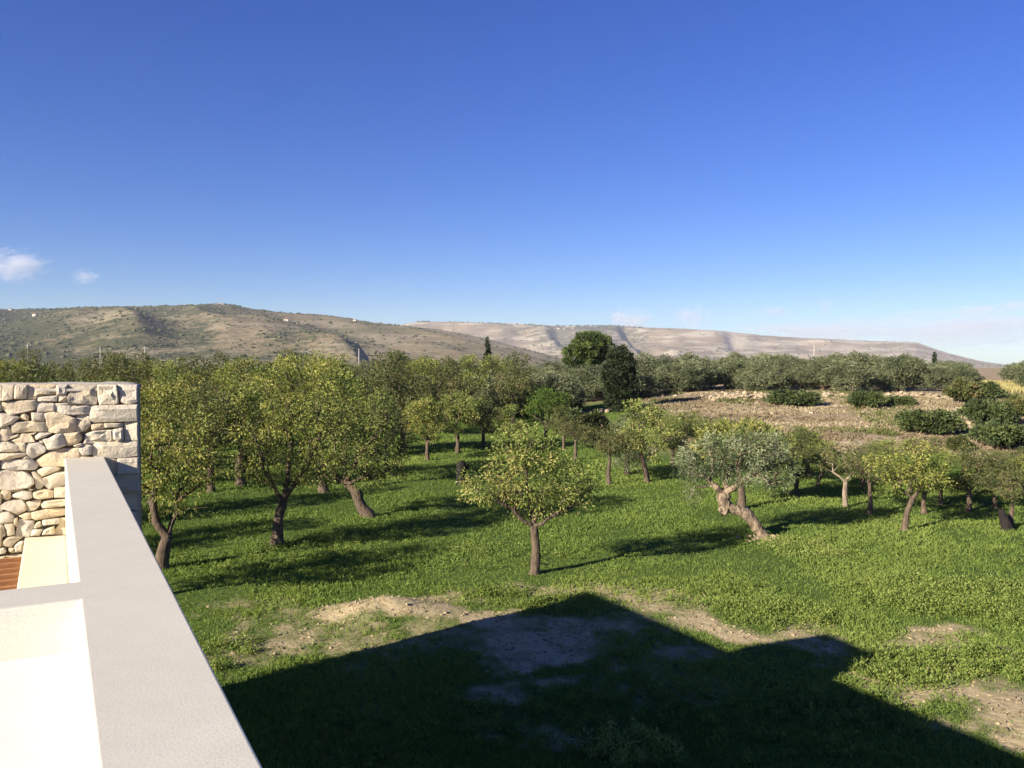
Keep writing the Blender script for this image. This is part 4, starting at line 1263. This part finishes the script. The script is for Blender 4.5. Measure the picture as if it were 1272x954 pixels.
# ---- landmark conifers
def conifer(seed, h, rad_fn, n, per, leaf, mat, r0, cr, droop=-0.4):
    g = random.Random(seed); lobes = []
    for k in range(12):
        z_ = h * (k + 0.7) / 12.5
        lobes.append(((g.uniform(-.08, .08) * h * .1, g.uniform(-.08, .08) * h * .1, z_), (rad_fn(z_ / h), rad_fn(z_ / h), h / 14)))
    return make_tree(seed, [(0, 0, 0), (0, 0, h * .3), (0, 0, h * .6)], r0, r0 * .4, lobes, n, per, leaf, cr, M_BARK, mat, tint=(0.5, 0.25), droop=droop, shell=0.6)
def conifer_at(px, D, top_y, kind, mesh_fn, label):
    x = (px - 636) / F_PX * D; z0 = float(height(x, D))
    h = CAM_Z + (HORIZON - top_y) / F_PX * D - z0
    place_tree(kind, mesh_fn(h), (x, D, z0), 0.3, 1.0, label)
conifer_at(770, 66, 432, "cypress_tree", lambda h: conifer(81, h, lambda t: 1.28 * (0.78 + 0.4 * t) * (1 - max(0, t - .62) ** 1.2 * 2.2), 300, 100, (0.16, 0.07), L_CYPRESS, 0.22, 0.34), "broad dark cypress standing in front of the rounded pine in the middle")
conifer_at(606, 130, 420, "cypress_tree", lambda h: conifer(82, h, lambda t: 0.66 * (1.0 - 0.85 * max(0, t - .35) ** 1.3 * 1.6), 130, 60, (0.22, 0.10), L_CYPRESS, 0.16, 0.20), "slim pointed cypress rising alone above the grove against the plateau")
conifer_at(1161, 150, 436, "cypress_tree", lambda h: conifer(83, h, lambda t: 0.5 * (1.0 - 0.8 * t), 70, 50, (0.22, 0.10), L_CYPRESS, 0.12, 0.2), "tiny slim cypress above the grove near the end of the plateau")
def pine(h):
    s = h / 7.0
    lob = [((-1.5 * s, 0, 5.0 * s), (1.3 * s, 1.3 * s, .8 * s)), ((0.1 * s, .3, 5.9 * s), (1.7 * s, 1.6 * s, 1.05 * s)), ((1.3 * s, -.2, 5.6 * s), (1.3 * s, 1.3 * s, 1.0 * s)), ((-.4 * s, -.6, 5.2 * s), (1.6 * s, 1.4 * s, .9 * s)), ((1.2 * s, .4, 4.4 * s), (1.2 * s, 1.2 * s, .8 * s)), ((-2.0 * s, 0.2, 3.8 * s), (.8 * s, .8 * s, .5 * s)), ((-.3 * s, 0, 3.9 * s), (1.3 * s, 1.2 * s, .8 * s))]
    return make_tree(84, [(0, 0, 0), (.1, 0, 2 * s), (0, 0, 3.8 * s)], 0.25, 0.18, lob, 230, 90, (0.22, 0.08), 0.36, M_BARK, L_PINE, tint=(0.5, 0.25), droop=-0.3, shell=0.5)
conifer_at(731, 96, 412, "pine_tree", pine, "rounded dark green pine crown topping the grove in the middle")
def place_far(px, D, top_y, kind, meshes, hp_, label, wide=1.0, group=None):
    x = (px - 636) / F_PX * D; z0 = float(height(x, D))
    h = CAM_Z + (HORIZON - top_y) / F_PX * D - z0
    place_tree(kind, meshes, (x, D, z0), px * 0.7, h / hp_ * wide, label, "tree", group, h / hp_)
place_far(1270, 118, 446, "almond_tree", AL[2], AL_H, "dark green tree on the pale field at the far right edge", 1.1)
place_far(866, 150, 437, "pine_tree", AL[2], AL_H, "small round dark treetop poking above the right hand grove", 0.55)
place_far(1238, 84, 478, "olive_tree", OL[2], OL_H, "low grey olive by the small pale field on the right", 1.2)

# ---- shrubs on the dry rocky ground
def shrub(px, py, wpx, hpx, meshes, label, group=None):
    g = ground_hit(px, py)
    k = g.y / F_PX
    place_tree("shrub", meshes, (g.x, g.y, g.z - 0.06), px * 1.3, wpx * k / SH_W, label, "shrub", group, hpx * k / SH_H)
shrub(990, 505, 78, 20, SH[0], "long low dark green shrub on the rocky ground before the rubble wall")
shrub(1072, 508, 50, 24, SH[1], "round dark green shrub beside the rubble wall, right of the long low one")
shrub(1121, 505, 38, 13, SH[2], "small flat green shrub right of the round dark one by the rubble wall")
shrub(1160, 541, 84, 32, SH[2], "largest dark green shrub in the middle of the rocky ground")
shrub(1232, 528, 66, 30, SH[0], "dark spreading shrub right of the largest one")
shrub(1248, 556, 84, 34, SH[1], "broad dark shrub at the lower right of the rocky ground")
shrub(1195, 500, 60, 26, SH_DULL, "dull green shrub below the grove at the right")
shrub(1215, 497, 50, 22, SH[0], "dark shrub touching the grove left of the pale field")
shrub(1262, 518, 40, 24, SH_DULL, "dull shrub at the right edge of the rocky ground")
shrub(1192, 560, 40, 18, SH_DULL, "small brownish shrub below the largest dark one")
shrub(738, 545, 70, 30, SH_DULL, "brownish shrub between the small round almond and the cypress")
shrub(700, 535, 60, 30, SH[2], "dark shrub at the foot of the grove left of the cypress")
shrub(790, 540, 60, 24, SH_DULL, "dull shrub in front of the broad cypress")
shrub(910, 560, 70, 22, SH_DULL, "dull shrub behind the yellow green crown of the olive")
shrub(1000, 566, 70, 22, SH_DULL, "low dull shrub above the curved dark trunk")
shrub(1100, 580, 60, 18, SH_DULL, "low dull shrub behind the half bare almond")

# ------------------------------------------------------------------ grass, weeds, dry brush, stones
g_ = np.random.default_rng(99)
def polar_points(n, d0, d1, a0, a1, power=0.0):
    """Points whose density falls with the square of the distance (power=0) or more slowly."""
    u = g_.random(n)
    if power == 0:
        D = d0 * (d1 / d0) ** u
    else:
        D = (d0 ** power + u * (d1 ** power - d0 ** power)) ** (1 / power)
    a = np.radians(a0 + (a1 - a0) * g_.random(n))
    return D * np.sin(a), D * np.cos(a), D

def blades(name, x, y, h, w, tint, mat, nb, spread, lean=0.5, label=None):
    n = len(x)
    z = height(x, y)
    X = np.repeat(x, nb); Y = np.repeat(y, nb); Z = np.repeat(z, nb) - 0.01
    H = np.repeat(h, nb) * g_.uniform(0.55, 1.25, n * nb); Wd = np.repeat(w, nb) * g_.uniform(0.7, 1.3, n * nb)
    a = g_.random(n * nb) * 2 * pi
    sp = np.repeat(spread, nb) * np.sqrt(g_.random(n * nb))
    X = X + np.cos(a) * sp; Y = Y + np.sin(a) * sp
    ln = g_.normal(size=n * nb) * lean * H
    b = g_.random(n * nb) * 2 * pi
    dx, dy = np.cos(b) * ln, np.sin(b) * ln
    c = g_.random(n * nb) * 2 * pi
    sx, sy = np.cos(c) * Wd / 2, np.sin(c) * Wd / 2
    v0 = np.stack([X - sx, Y - sy, Z], 1); v1 = np.stack([X + sx, Y + sy, Z], 1)
    v2 = np.stack([X + sx * .8 + dx * .4, Y + sy * .8 + dy * .4, Z + H * 0.6], 1); v3 = np.stack([X + dx, Y + dy, Z + H * np.sqrt(np.clip(1 - (ln / (H + 1e-6)) ** 2 * .3, .2, 1))], 1)
    verts = np.stack([v0, v1, v2, v3], 1).reshape(-1, 3)
    N_ = n * nb
    o_ = (np.arange(N_) * 4)[:, None]
    flat = (o_ + np.array([0, 1, 2, 3])[None]).ravel()
    tn = np.clip(np.repeat(tint, nb) + g_.normal(size=N_) * 0.10, 0, 1)
    o = mesh_np(name, verts, flat, np.full(N_, 4), mat, False, attrs={"tint": np.repeat(tn, 4)})
    tag(o, label, name, kind='stuff')
    return o

x, y, D = polar_points(240000, 8.8, 75, -46, 42)
rk = dry_mask(x, y)
dm = dirt_mask(x, y)
clump = fbm(x / 1.6, y / 1.6, 71, 3)
keep = (g_.random(len(x)) < (1 - dm * 0.95) * (1 - rk * 0.97) * (0.55 + 0.9 * smooth((clump - 0.3) / 0.3)))
ins = (x * U.x + y * U.y < T1 + .1) & (x * V.x + y * V.y < CR + 0.05)
keep &= ~ins
x, y, D, clump, dm = x[keep], y[keep], D[keep], clump[keep], dm[keep]
far = smooth((D - 12) / 40)
h = (0.055 + 0.045 * smooth((clump - 0.35) / 0.3)) * (1 + 0.25 * far) * (1 - 0.45 * dm)
big = fbm(x / 6.0, y / 6.0, 73, 3)
tint = 0.42 + 0.75 * (big - 0.5) + 0.25 * (clump - 0.5) + 0.35 * dm * g_.random(len(x))
blades("grass", x, y, h, 0.009 + 0.022 * far + 0.002 * D / 20, tint, L_GRASS, 4, 0.05 + 0.10 * far, 0.55, "short lush green grass of the orchard meadow")

# dry straw on the bare soil
x, y, D = polar_points(30000, 8.8, 30, -36, 40)
dm = dirt_mask(x, y)
keep = (g_.random(len(x)) < dm * 0.28) & ~((x * U.x + y * U.y < T1 + .1) & (x * V.x + y * V.y < CR + 0.05))
x, y, D = x[keep], y[keep], D[keep]
blades("dry_straw", x, y, np.full(len(x), 0.07), np.full(len(x), 0.008), 0.35 + 0.4 * g_.random(len(x)), L_BROWN, 3, np.full(len(x), 0.08), 1.0, "dry straw and stalks lying on the bare soil patches")

def leafy(name, pts_x, pts_y, hh, rr, per, leaf, tint0, mat, label):
    """Low leafy weeds: small leaves scattered through little domes."""
    n = len(pts_x)
    idx = np.repeat(np.arange(n), per)
    N_ = len(idx)
    d = g_.normal(size=(N_, 3)); d /= np.linalg.norm(d, axis=1)[:, None]; d[:, 2] = np.abs(d[:, 2])
    rad = g_.random(N_) ** 0.5
    z = height(pts_x, pts_y)
    P = np.stack([pts_x[idx] + d[:, 0] * rad * rr[idx], pts_y[idx] + d[:, 1] * rad * rr[idx], z[idx] + d[:, 2] * rad * hh[idx]], 1)
    ax = d * 0.6 + g_.normal(size=(N_, 3)) * 0.6; ax[:, 2] += 0.4; ax /= np.linalg.norm(ax, axis=1)[:, None]
    sd = np.cross(ax, g_.normal(size=(N_, 3))); sd /= np.linalg.norm(sd, axis=1)[:, None]
    L = (leaf[0] * g_.uniform(.7, 1.3, N_))[:, None]; Wd = (leaf[1] * g_.uniform(.7, 1.3, N_))[:, None]
    verts = np.stack([P, P + ax * L * .45 + sd * Wd / 2, P + ax * L, P + ax * L * .45 - sd * Wd / 2], 1).reshape(-1, 3)
    tn = np.clip(tint0[idx] + g_.normal(size=N_) * 0.14, 0, 1)
    o = mesh_np(name, verts, np.arange(N_ * 4), np.full(N_, 4), mat, False, attrs={"tint": np.repeat(tn, 4)})
    tag(o, label, name.split("_")[-1], kind='stuff')

WX, WY, WH, WR, WT = [], [], [], [], []
def weeds_at(px, py, rx, ry, n, h, r, tint):
    c = on_plane(px, py, 0); ex = on_plane(px + rx, py, 0); a = on_plane(px, py - ry, 0); b2 = on_plane(px, py + ry, 0)
    for _ in range(n):
        t = random.uniform(0, 2 * pi); q = math.sqrt(random.random())
        X = c.x + cos(t) * q * abs(ex.x - c.x); Y = c.y + sin(t) * q * abs(a.y - b2.y) / 2
        WX.append(X); WY.append(Y); WH.append(h * random.uniform(.6, 1.4)); WR.append(r * random.uniform(.6, 1.4)); WT.append(tint + random.uniform(-.15, .15))
weeds_at(1200, 745, 110, 28, 230, 0.30, 0.24, 0.66)
weeds_at(1130, 745, 90, 22, 110, 0.24, 0.22, 0.6)
weeds_at(1000, 683, 50, 14, 70, 0.26, 0.24, 0.75)
weeds_at(960, 765, 70, 18, 90, 0.20, 0.20, 0.6)
weeds_at(1130, 830, 80, 24, 150, 0.17, 0.15, 0.62)
weeds_at(1040, 880, 90, 25, 110, 0.15, 0.13, 0.45)
weeds_at(1250, 830, 40, 25, 60, 0.18, 0.15, 0.6)
weeds_at(780, 930, 60, 22, 45, 0.20, 0.11, 0.8)  # pale weeds, tinted lighter to stand in for a sunlit patch
weeds_at(700, 750, 60, 10, 40, 0.18, 0.18, 0.5)
weeds_at(415, 668, 40, 8, 40, 0.22, 0.2, 0.65)
weeds_at(280, 815, 30, 22, 22, 0.18, 0.16, 0.6)
weeds_at(620, 735, 40, 8, 35, 0.15, 0.15, 0.5)
weeds_at(900, 745, 90, 20, 60, 0.15, 0.15, 0.55)
weeds_at(850, 900, 300, 50, 200, 0.14, 0.13, 0.40)
weeds_at(480, 900, 120, 50, 90, 0.14, 0.13, 0.40)
weeds_at(470, 690, 260, 22, 150, 0.14, 0.16, 0.55)
weeds_at(1150, 690, 120, 15, 60, 0.14, 0.16, 0.55)
leafy("meadow_weeds", np.array(WX), np.array(WY), np.array(WH), np.array(WR), 52, (0.048, 0.024), np.array(WT), L_WEED, "clumps of pale green leafy weeds in the meadow")

# dry brush over the rocky slope
x, y, D = polar_points(52000, 42, 95, 2, 42, 1.0)
rk = rocky_mask(x, y); pn = fbm(x / 3.0, y / 4.0, 83, 3)
keep = g_.random(len(x)) < rk * smooth((pn - 0.36) / 0.2)
x, y, D, pn = x[keep], y[keep], D[keep], pn[keep]
blades("dry_brush", x, y, np.full(len(x), 0.20), np.full(len(x), 0.05), 0.35 + 0.9 * (fbm(x / 9, y / 4, 85, 3) - 0.5) + 0.3 * g_.random(len(x)), L_BROWN, 4, np.full(len(x), 0.22), 0.8, "dry brown brush covering the rocky slope")
x, y, D = polar_points(30000, 44, 92, 2, 42, 1.0)
keep = g_.random(len(x)) < rocky_mask(x, y) * smooth((fbm(x / 3.0, y / 4.5, 183, 3) - 0.56) / 0.1)
x, y, D = x[keep], y[keep], D[keep]
blades("low_undergrowth", x, y, np.full(len(x), 0.26), np.full(len(x), 0.07), 0.45 + 0.5 * g_.random(len(x)), L_DULL, 4, np.full(len(x), 0.22), 0.6, "patches of grey green low scrub on the rocky slope")
# pale dry grass field at the far right
x, y, D = polar_points(9000, 96, 135, 28.5, 34, 1.0)
L_HAY = leaf_mat("hay_blades", [(0.0, (0.22, 0.20, 0.08)), (1.0, (0.42, 0.37, 0.17))], 0.2, 0.9, 0.05)
blades("pale_field_grass", x, y, np.full(len(x), 0.4), np.full(len(x), 0.14), g_.random(len(x)), L_HAY, 4, np.full(len(x), 0.3), 0.5, "pale yellow dry grass of a small field at the far right")

def rocks(name, px_pts, smin, smax, label, parent=None, mat=M_ROCK, hfn=None, kind='stuff'):
    n = len(px_pts)
    bm = bmesh.new(); bmesh.ops.create_icosphere(bm, subdivisions=1, radius=1.0)
    tv = np.array([list(v.co) for v in bm.verts]); tf = np.array([[v.index for v in f.verts] for f in bm.faces]); bm.free()
    P = np.array(px_pts)
    s = smin + (smax - smin) * g_.random(n) ** 2.2
    jit = 1 + (g_.random((n, len(tv), 1)) - .5) * 0.55
    sc = s[:, None, None] * np.stack([g_.uniform(.8, 1.4, n), g_.uniform(.7, 1.2, n), g_.uniform(.45, .8, n)], 1)[:, None, :]
    Vv = tv[None] * jit * sc + P[:, None, :]
    Ff = tf[None] + (np.arange(n) * len(tv))[:, None, None]
    o = mesh_np(name, Vv.reshape(-1, 3), Ff.ravel(), np.full(n * len(tf), 3), mat, False, parent=parent)
    tag(o, label, None if parent else "stones", kind=kind)
    return o

# scattered limestones of the rocky slope
x, y, D = polar_points(9000, 46, 84, 6, 42, 1.0)
keep = g_.random(len(x)) < rocky_mask(x, y) * smooth((fbm(x / 6, y / 2.0, 88, 3) - .48) / .12) * 0.30
x, y = x[keep], y[keep]
rocks("field_stones", np.stack([x, y, height(x, y) + .03], 1), 0.05, 0.22, "pale limestones scattered over the dry rocky slope")
# small stones and clods on the bare soil
x, y, D = polar_points(26000, 8.8, 28, -36, 40)
keep = (g_.random(len(x)) < dirt_mask(x, y) * 0.35) & ~((x * U.x + y * U.y < T1 + .1) & (x * V.x + y * V.y < CR + 0.05))
x, y = x[keep], y[keep]
M_CLOD = simple_mat("soil_clods", (0.20, 0.145, 0.085), (0.40, 0.32, 0.21), 9, 1.0, 0.5, 0.02)
rocks("soil_clods", np.stack([x, y, height(x, y) + .004], 1), 0.010, 0.045, "small stones and clods on the bare soil patches", mat=M_CLOD)

def rubble_wall(pxa, pya, pxb, pyb, n, hgt, thick, label):
    a = ground_hit(pxa, pya); b2 = ground_hit(pxb, pyb)
    root = empty("rubble_wall", a); tag(root, label, "wall", None)
    pts = []
    for _ in range(n):
        t = g_.random(); x = a.x + (b2.x - a.x) * t; y = a.y + (b2.y - a.y) * t + g_.normal() * thick
        x += g_.normal() * .1
        prof = hgt * (0.45 + 0.8 * float(vnoise(t * 14, 1.2, 5)))
        z = float(height(x, y)) + g_.random() * prof * max(0, 1 - abs(g_.normal()) * .3)
        pts.append((x, y, z))
    o = rocks("rubble", pts, 0.06, 0.24, None, root)
    o.matrix_parent_inverse = Matrix.Translation(root.location).inverted()
rubble_wall(882, 499, 958, 496, 420, 0.5, 0.5, "tumbled dry stone wall below the grove, left of the long low shrub")
rubble_wall(1000, 497, 1062, 493, 180, 0.45, 0.35, "tumbled dry stone wall between the long low shrub and the round dark one")
rubble_wall(1088, 495, 1182, 498, 300, 0.45, 0.35, "tumbled dry stone wall right of the round dark shrub")
rubble_wall(690, 520, 765, 510, 150, 0.4, 0.5, "short pale rubble bank in front of the broad cypress")

# earth heaped at the foot of the bent olive
g0 = PX(945, 672).g
pts = [(g0.x + g_.normal() * .32, g0.y - .1 + g_.normal() * .25, g0.z + abs(g_.normal()) * .05) for _ in range(60)]
rocks("soil_heap", pts, 0.04, 0.12, "reddish earth clods heaped at the foot of the bent olive", mat=M_CLOD)

# ------------------------------------------------------------------ poles, masts, far buildings
def pole(px, D, top_y, label, arm=True):
    x = (px - 636) / F_PX * D; z0 = float(height(x, D)); h = CAM_Z + (HORIZON - top_y) / F_PX * D - z0
    root = empty("utility_pole", (x, D, z0)); tag(root, label, "pole")
    W_ = Wood(); W_.chain([Vector((0, 0, -.2)), Vector((0, 0, h * .5)), Vector((0, 0, h))], [.22, .19, .15], 8)
    obj("shaft", mesh_np("shaft", W_.v, [q for f in W_.f for q in f], [len(f) for f in W_.f], M_POLE, True, link=False), root)
    if arm:
        W_ = Wood(); W_.chain([Vector((-1.1, 0.2, h - .6)), Vector((1.1, 0.2, h - .6))], [.10, .10], 6)
        obj("crossarm", mesh_np("crossarm", W_.v, [q for f in W_.f for q in f], [len(f) for f in W_.f], M_POLE, False, link=False), root)
pole(35, 330, 427, "pale utility pole with crossarm at the foot of the left hill, leftmost of the three")
pole(125, 330, 431, "thin grey utility pole under the dark shaded spur of the left hill", False)
pole(180.5, 330, 430, "pale utility pole with crossarm right of the thin grey one")
pole(446, 330, 433, "pale utility pole without crossarm behind the orchard left of the slim cypress", False)
pole(1011, 330, 428, "pale utility pole standing behind the right hand grove", False)
# thin post by the rubble wall
g0 = ground_hit(1059, 497)
root = empty("fence_post", g0); tag(root, "short dark post standing by the rubble wall below the grove", "post")
W_ = Wood(); W_.chain([Vector((0, 0, -.1)), Vector((0, 0, 1.1))], [.09, .07], 8)
obj("shaft", mesh_np("shaft", W_.v, [q for f in W_.f for q in f], [len(f) for f in W_.f], M_BARK, True, link=False), root)

def mast(px, top_y, hd, s, label):
    p = hill_point(hd, px, s)
    h = CAM_Z + (HORIZON - top_y) / F_PX * p.y - p.z
    root = empty("radio_mast", p); tag(root, label, "mast")
    W_ = Wood(); W_.chain([Vector((0, 0, -2)), Vector((0, 0, h))], [.55, .3], 6)
    obj("shaft", mesh_np("shaft", W_.v, [q for f in W_.f for q in f], [len(f) for f in W_.f], M_METAL, False, link=False), root)
    W_ = Wood()
    for z in (h * .55, h * .78):
        W_.chain([Vector((-1.3, 0, z)), Vector((1.3, 0, z))], [.3, .3], 6)
    obj("antenna", mesh_np("antenna", W_.v, [q for f in W_.f for q in f], [len(f) for f in W_.f], M_METAL, False, link=False), root)
mast(273, 366, HL, 1.0, "taller radio mast on the crest of the left hill")
mast(276.5, 371, HL, 1.0, "shorter radio mast just right of the taller one on the hill crest")
mast(32, 373, HL, 1.0, "lone radio mast near the left edge of the photo on the hill crest")

def far_house(px, s, hd, w, d, h, label, group, roof=True):
    p = hill_point(hd, px, s)
    root = empty("house", (p.x, p.y, p.z - 1), random.uniform(-.3, .3)); tag(root, label, "house", group)
    bm = bmesh.new()
    bmesh.ops.create_cube(bm, size=1.0)
    for v in bm.verts: v.co = Vector((v.co.x * w, v.co.y * d, (v.co.z + .5) * (h + 1)))
    me = bpy.data.meshes.new("wall"); bm.to_mesh(me); bm.free(); me.materials.append(M_HOUSE); obj("wall", me, root)
    z = h + 1.003
    e = 0.3
    vv = [(-w / 2 - e, -d / 2 - e, z), (w / 2 + e, -d / 2 - e, z), (w / 2 + e, d / 2 + e, z), (-w / 2 - e, d / 2 + e, z), (-w / 2 - e, 0, z + 1.3), (w / 2 + e, 0, z + 1.3)]
    obj("roof", mesh_np("roof", vv, [0, 1, 5, 4, 2, 3, 4, 5, 0, 4, 3, 1, 2, 5, 3, 2, 1, 0], [4, 4, 3, 3, 4], M_ROOF, False, link=False), root)
    bm = bmesh.new()
    for k in (-.28, .08, .3):
        c = bmesh.ops.create_cube(bm, size=1.0)
        for v in c['verts']: v.co = Vector((v.co.x * w * .1 + k * w, v.co.y * .1 - d / 2 - .02, v.co.z * h * .4 + 1 + h * .5))
    me = bpy.data.meshes.new("window"); bm.to_mesh(me); bm.free(); me.materials.append(M_METAL); obj("window", me, root)
vr = random.Random(4)
GV, GH = "pale houses of the village on the plateau edge", "pale houses scattered over the left hill"
VH = sorted([(vr.uniform(566, 655), vr.choice([.995, .985, .975])) for _ in range(11)] + [(vr.uniform(690, 716), vr.uniform(.9, .975)) for _ in range(5)])
for k, (px, sv) in enumerate(VH):
    far_house(px, sv, HR, vr.uniform(6, 11), vr.uniform(6, 8), vr.uniform(3.5, 5), "small pale village house on the far plateau edge, %s of them from the left" % nth(k), GV)
HH = sorted(((2, .72), (15, .74), (46, .62), (271, .985), (277, .96), (355, .45), (440, .7)))
for k, (px, s) in enumerate(HH):
    far_house(px, s, HL, vr.uniform(6, 11), vr.uniform(6, 8), vr.uniform(3.2, 5), "small pale house on the scrubby left hill, %s of its houses from the left" % nth(k), GH)

# ------------------------------------------------------------------ clouds (far beyond the haze)
def cloud_mat(dens):
    m = bpy.data.materials.new("cloud_vapour"); m.use_nodes = True
    nt = m.node_tree; nt.nodes.remove(nt.nodes["Principled BSDF"])
    pv = nt.nodes.new("ShaderNodeVolumePrincipled")
    pv.inputs['Color'].default_value = (0.99, 0.97, 0.97, 1)
    pv.inputs['Anisotropy'].default_value = 0.2
    tc = nt.nodes.new("ShaderNodeTexCoord")
    ln = nt.nodes.new("ShaderNodeVectorMath"); ln.operation = 'LENGTH'
    nt.links.new(tc.outputs['Object'], ln.inputs[0])
    n = noise(nt, 2.6, 5, 0.65, tc.outputs['Object'])
    oi = nt.nodes.new("ShaderNodeObjectInfo")
    f = math_n(nt, 'SUBTRACT', math_n(nt, 'MULTIPLY', n, 2.3), math_n(nt, 'ADD', 0.38, math_n(nt, 'MULTIPLY', ln.outputs['Value'], 0.98)))
    f = math_n(nt, 'MULTIPLY', math_n(nt, 'MAXIMUM', f, 0.0), dens)
    nt.links.new(f, pv.inputs['Density'])
    nt.links.new(pv.outputs[0], nt.nodes["Material Output"].inputs['Volume'])
    return m
M_CLOUD = cloud_mat(0.0032)
M_CLOUD_THIN = cloud_mat(0.0011)
def cloud(px, py, rx, ry, mat=None):
    D = 12500.0
    p = at_depth(px, py, D); k = D / F_PX
    bm = bmesh.new(); bmesh.ops.create_icosphere(bm, subdivisions=3, radius=1.0)
    me = bpy.data.meshes.new("cloud"); bm.to_mesh(me); bm.free(); me.materials.append(mat or M_CLOUD)
    o = obj("cloud", me, None, p); o.scale = (rx * k, rx * k * .8, ry * k); o.rotation_euler = (0, 0, px * 0.01)
    tag(o, kind='structure')
for c_ in ((20, 330, 46, 26), (106, 344, 22, 12), (785, 400, 44, 20), (768, 393, 20, 12), (858, 394, 32, 20), (1024, 380, 14, 16), (962, 387, 26, 10), (1215, 386, 40, 12), (1262, 380, 30, 12)):
    cloud(*c_)
for c_ in ((1190, 410, 190, 30), (1020, 412, 150, 18)):
    cloud(*c_, M_CLOUD_THIN)

# ------------------------------------------------------------------ air between the meadow and the hills
def haze():
    m = bpy.data.materials.new("haze_air"); m.use_nodes = True
    nt = m.node_tree; nt.nodes.remove(nt.nodes["Principled BSDF"])
    pv = nt.nodes.new("ShaderNodeVolumePrincipled")
    pv.inputs['Color'].default_value = (0.70, 0.78, 0.97, 1)
    pv.inputs['Density'].default_value = 5.6e-5
    pv.inputs['Anisotropy'].default_value = 0.0
    nt.links.new(pv.outputs[0], nt.nodes["Material Output"].inputs['Volume'])
    bm = bmesh.new(); bmesh.ops.create_cube(bm, size=1.0)
    for v in bm.verts: v.co = Vector((v.co.x * 14400, v.co.y * 14400, -70 + (v.co.z + .5) * 420))
    me = bpy.data.meshes.new("haze"); bm.to_mesh(me); bm.free(); me.materials.append(m)
    tag(obj("haze", me), kind='stuff')
haze()
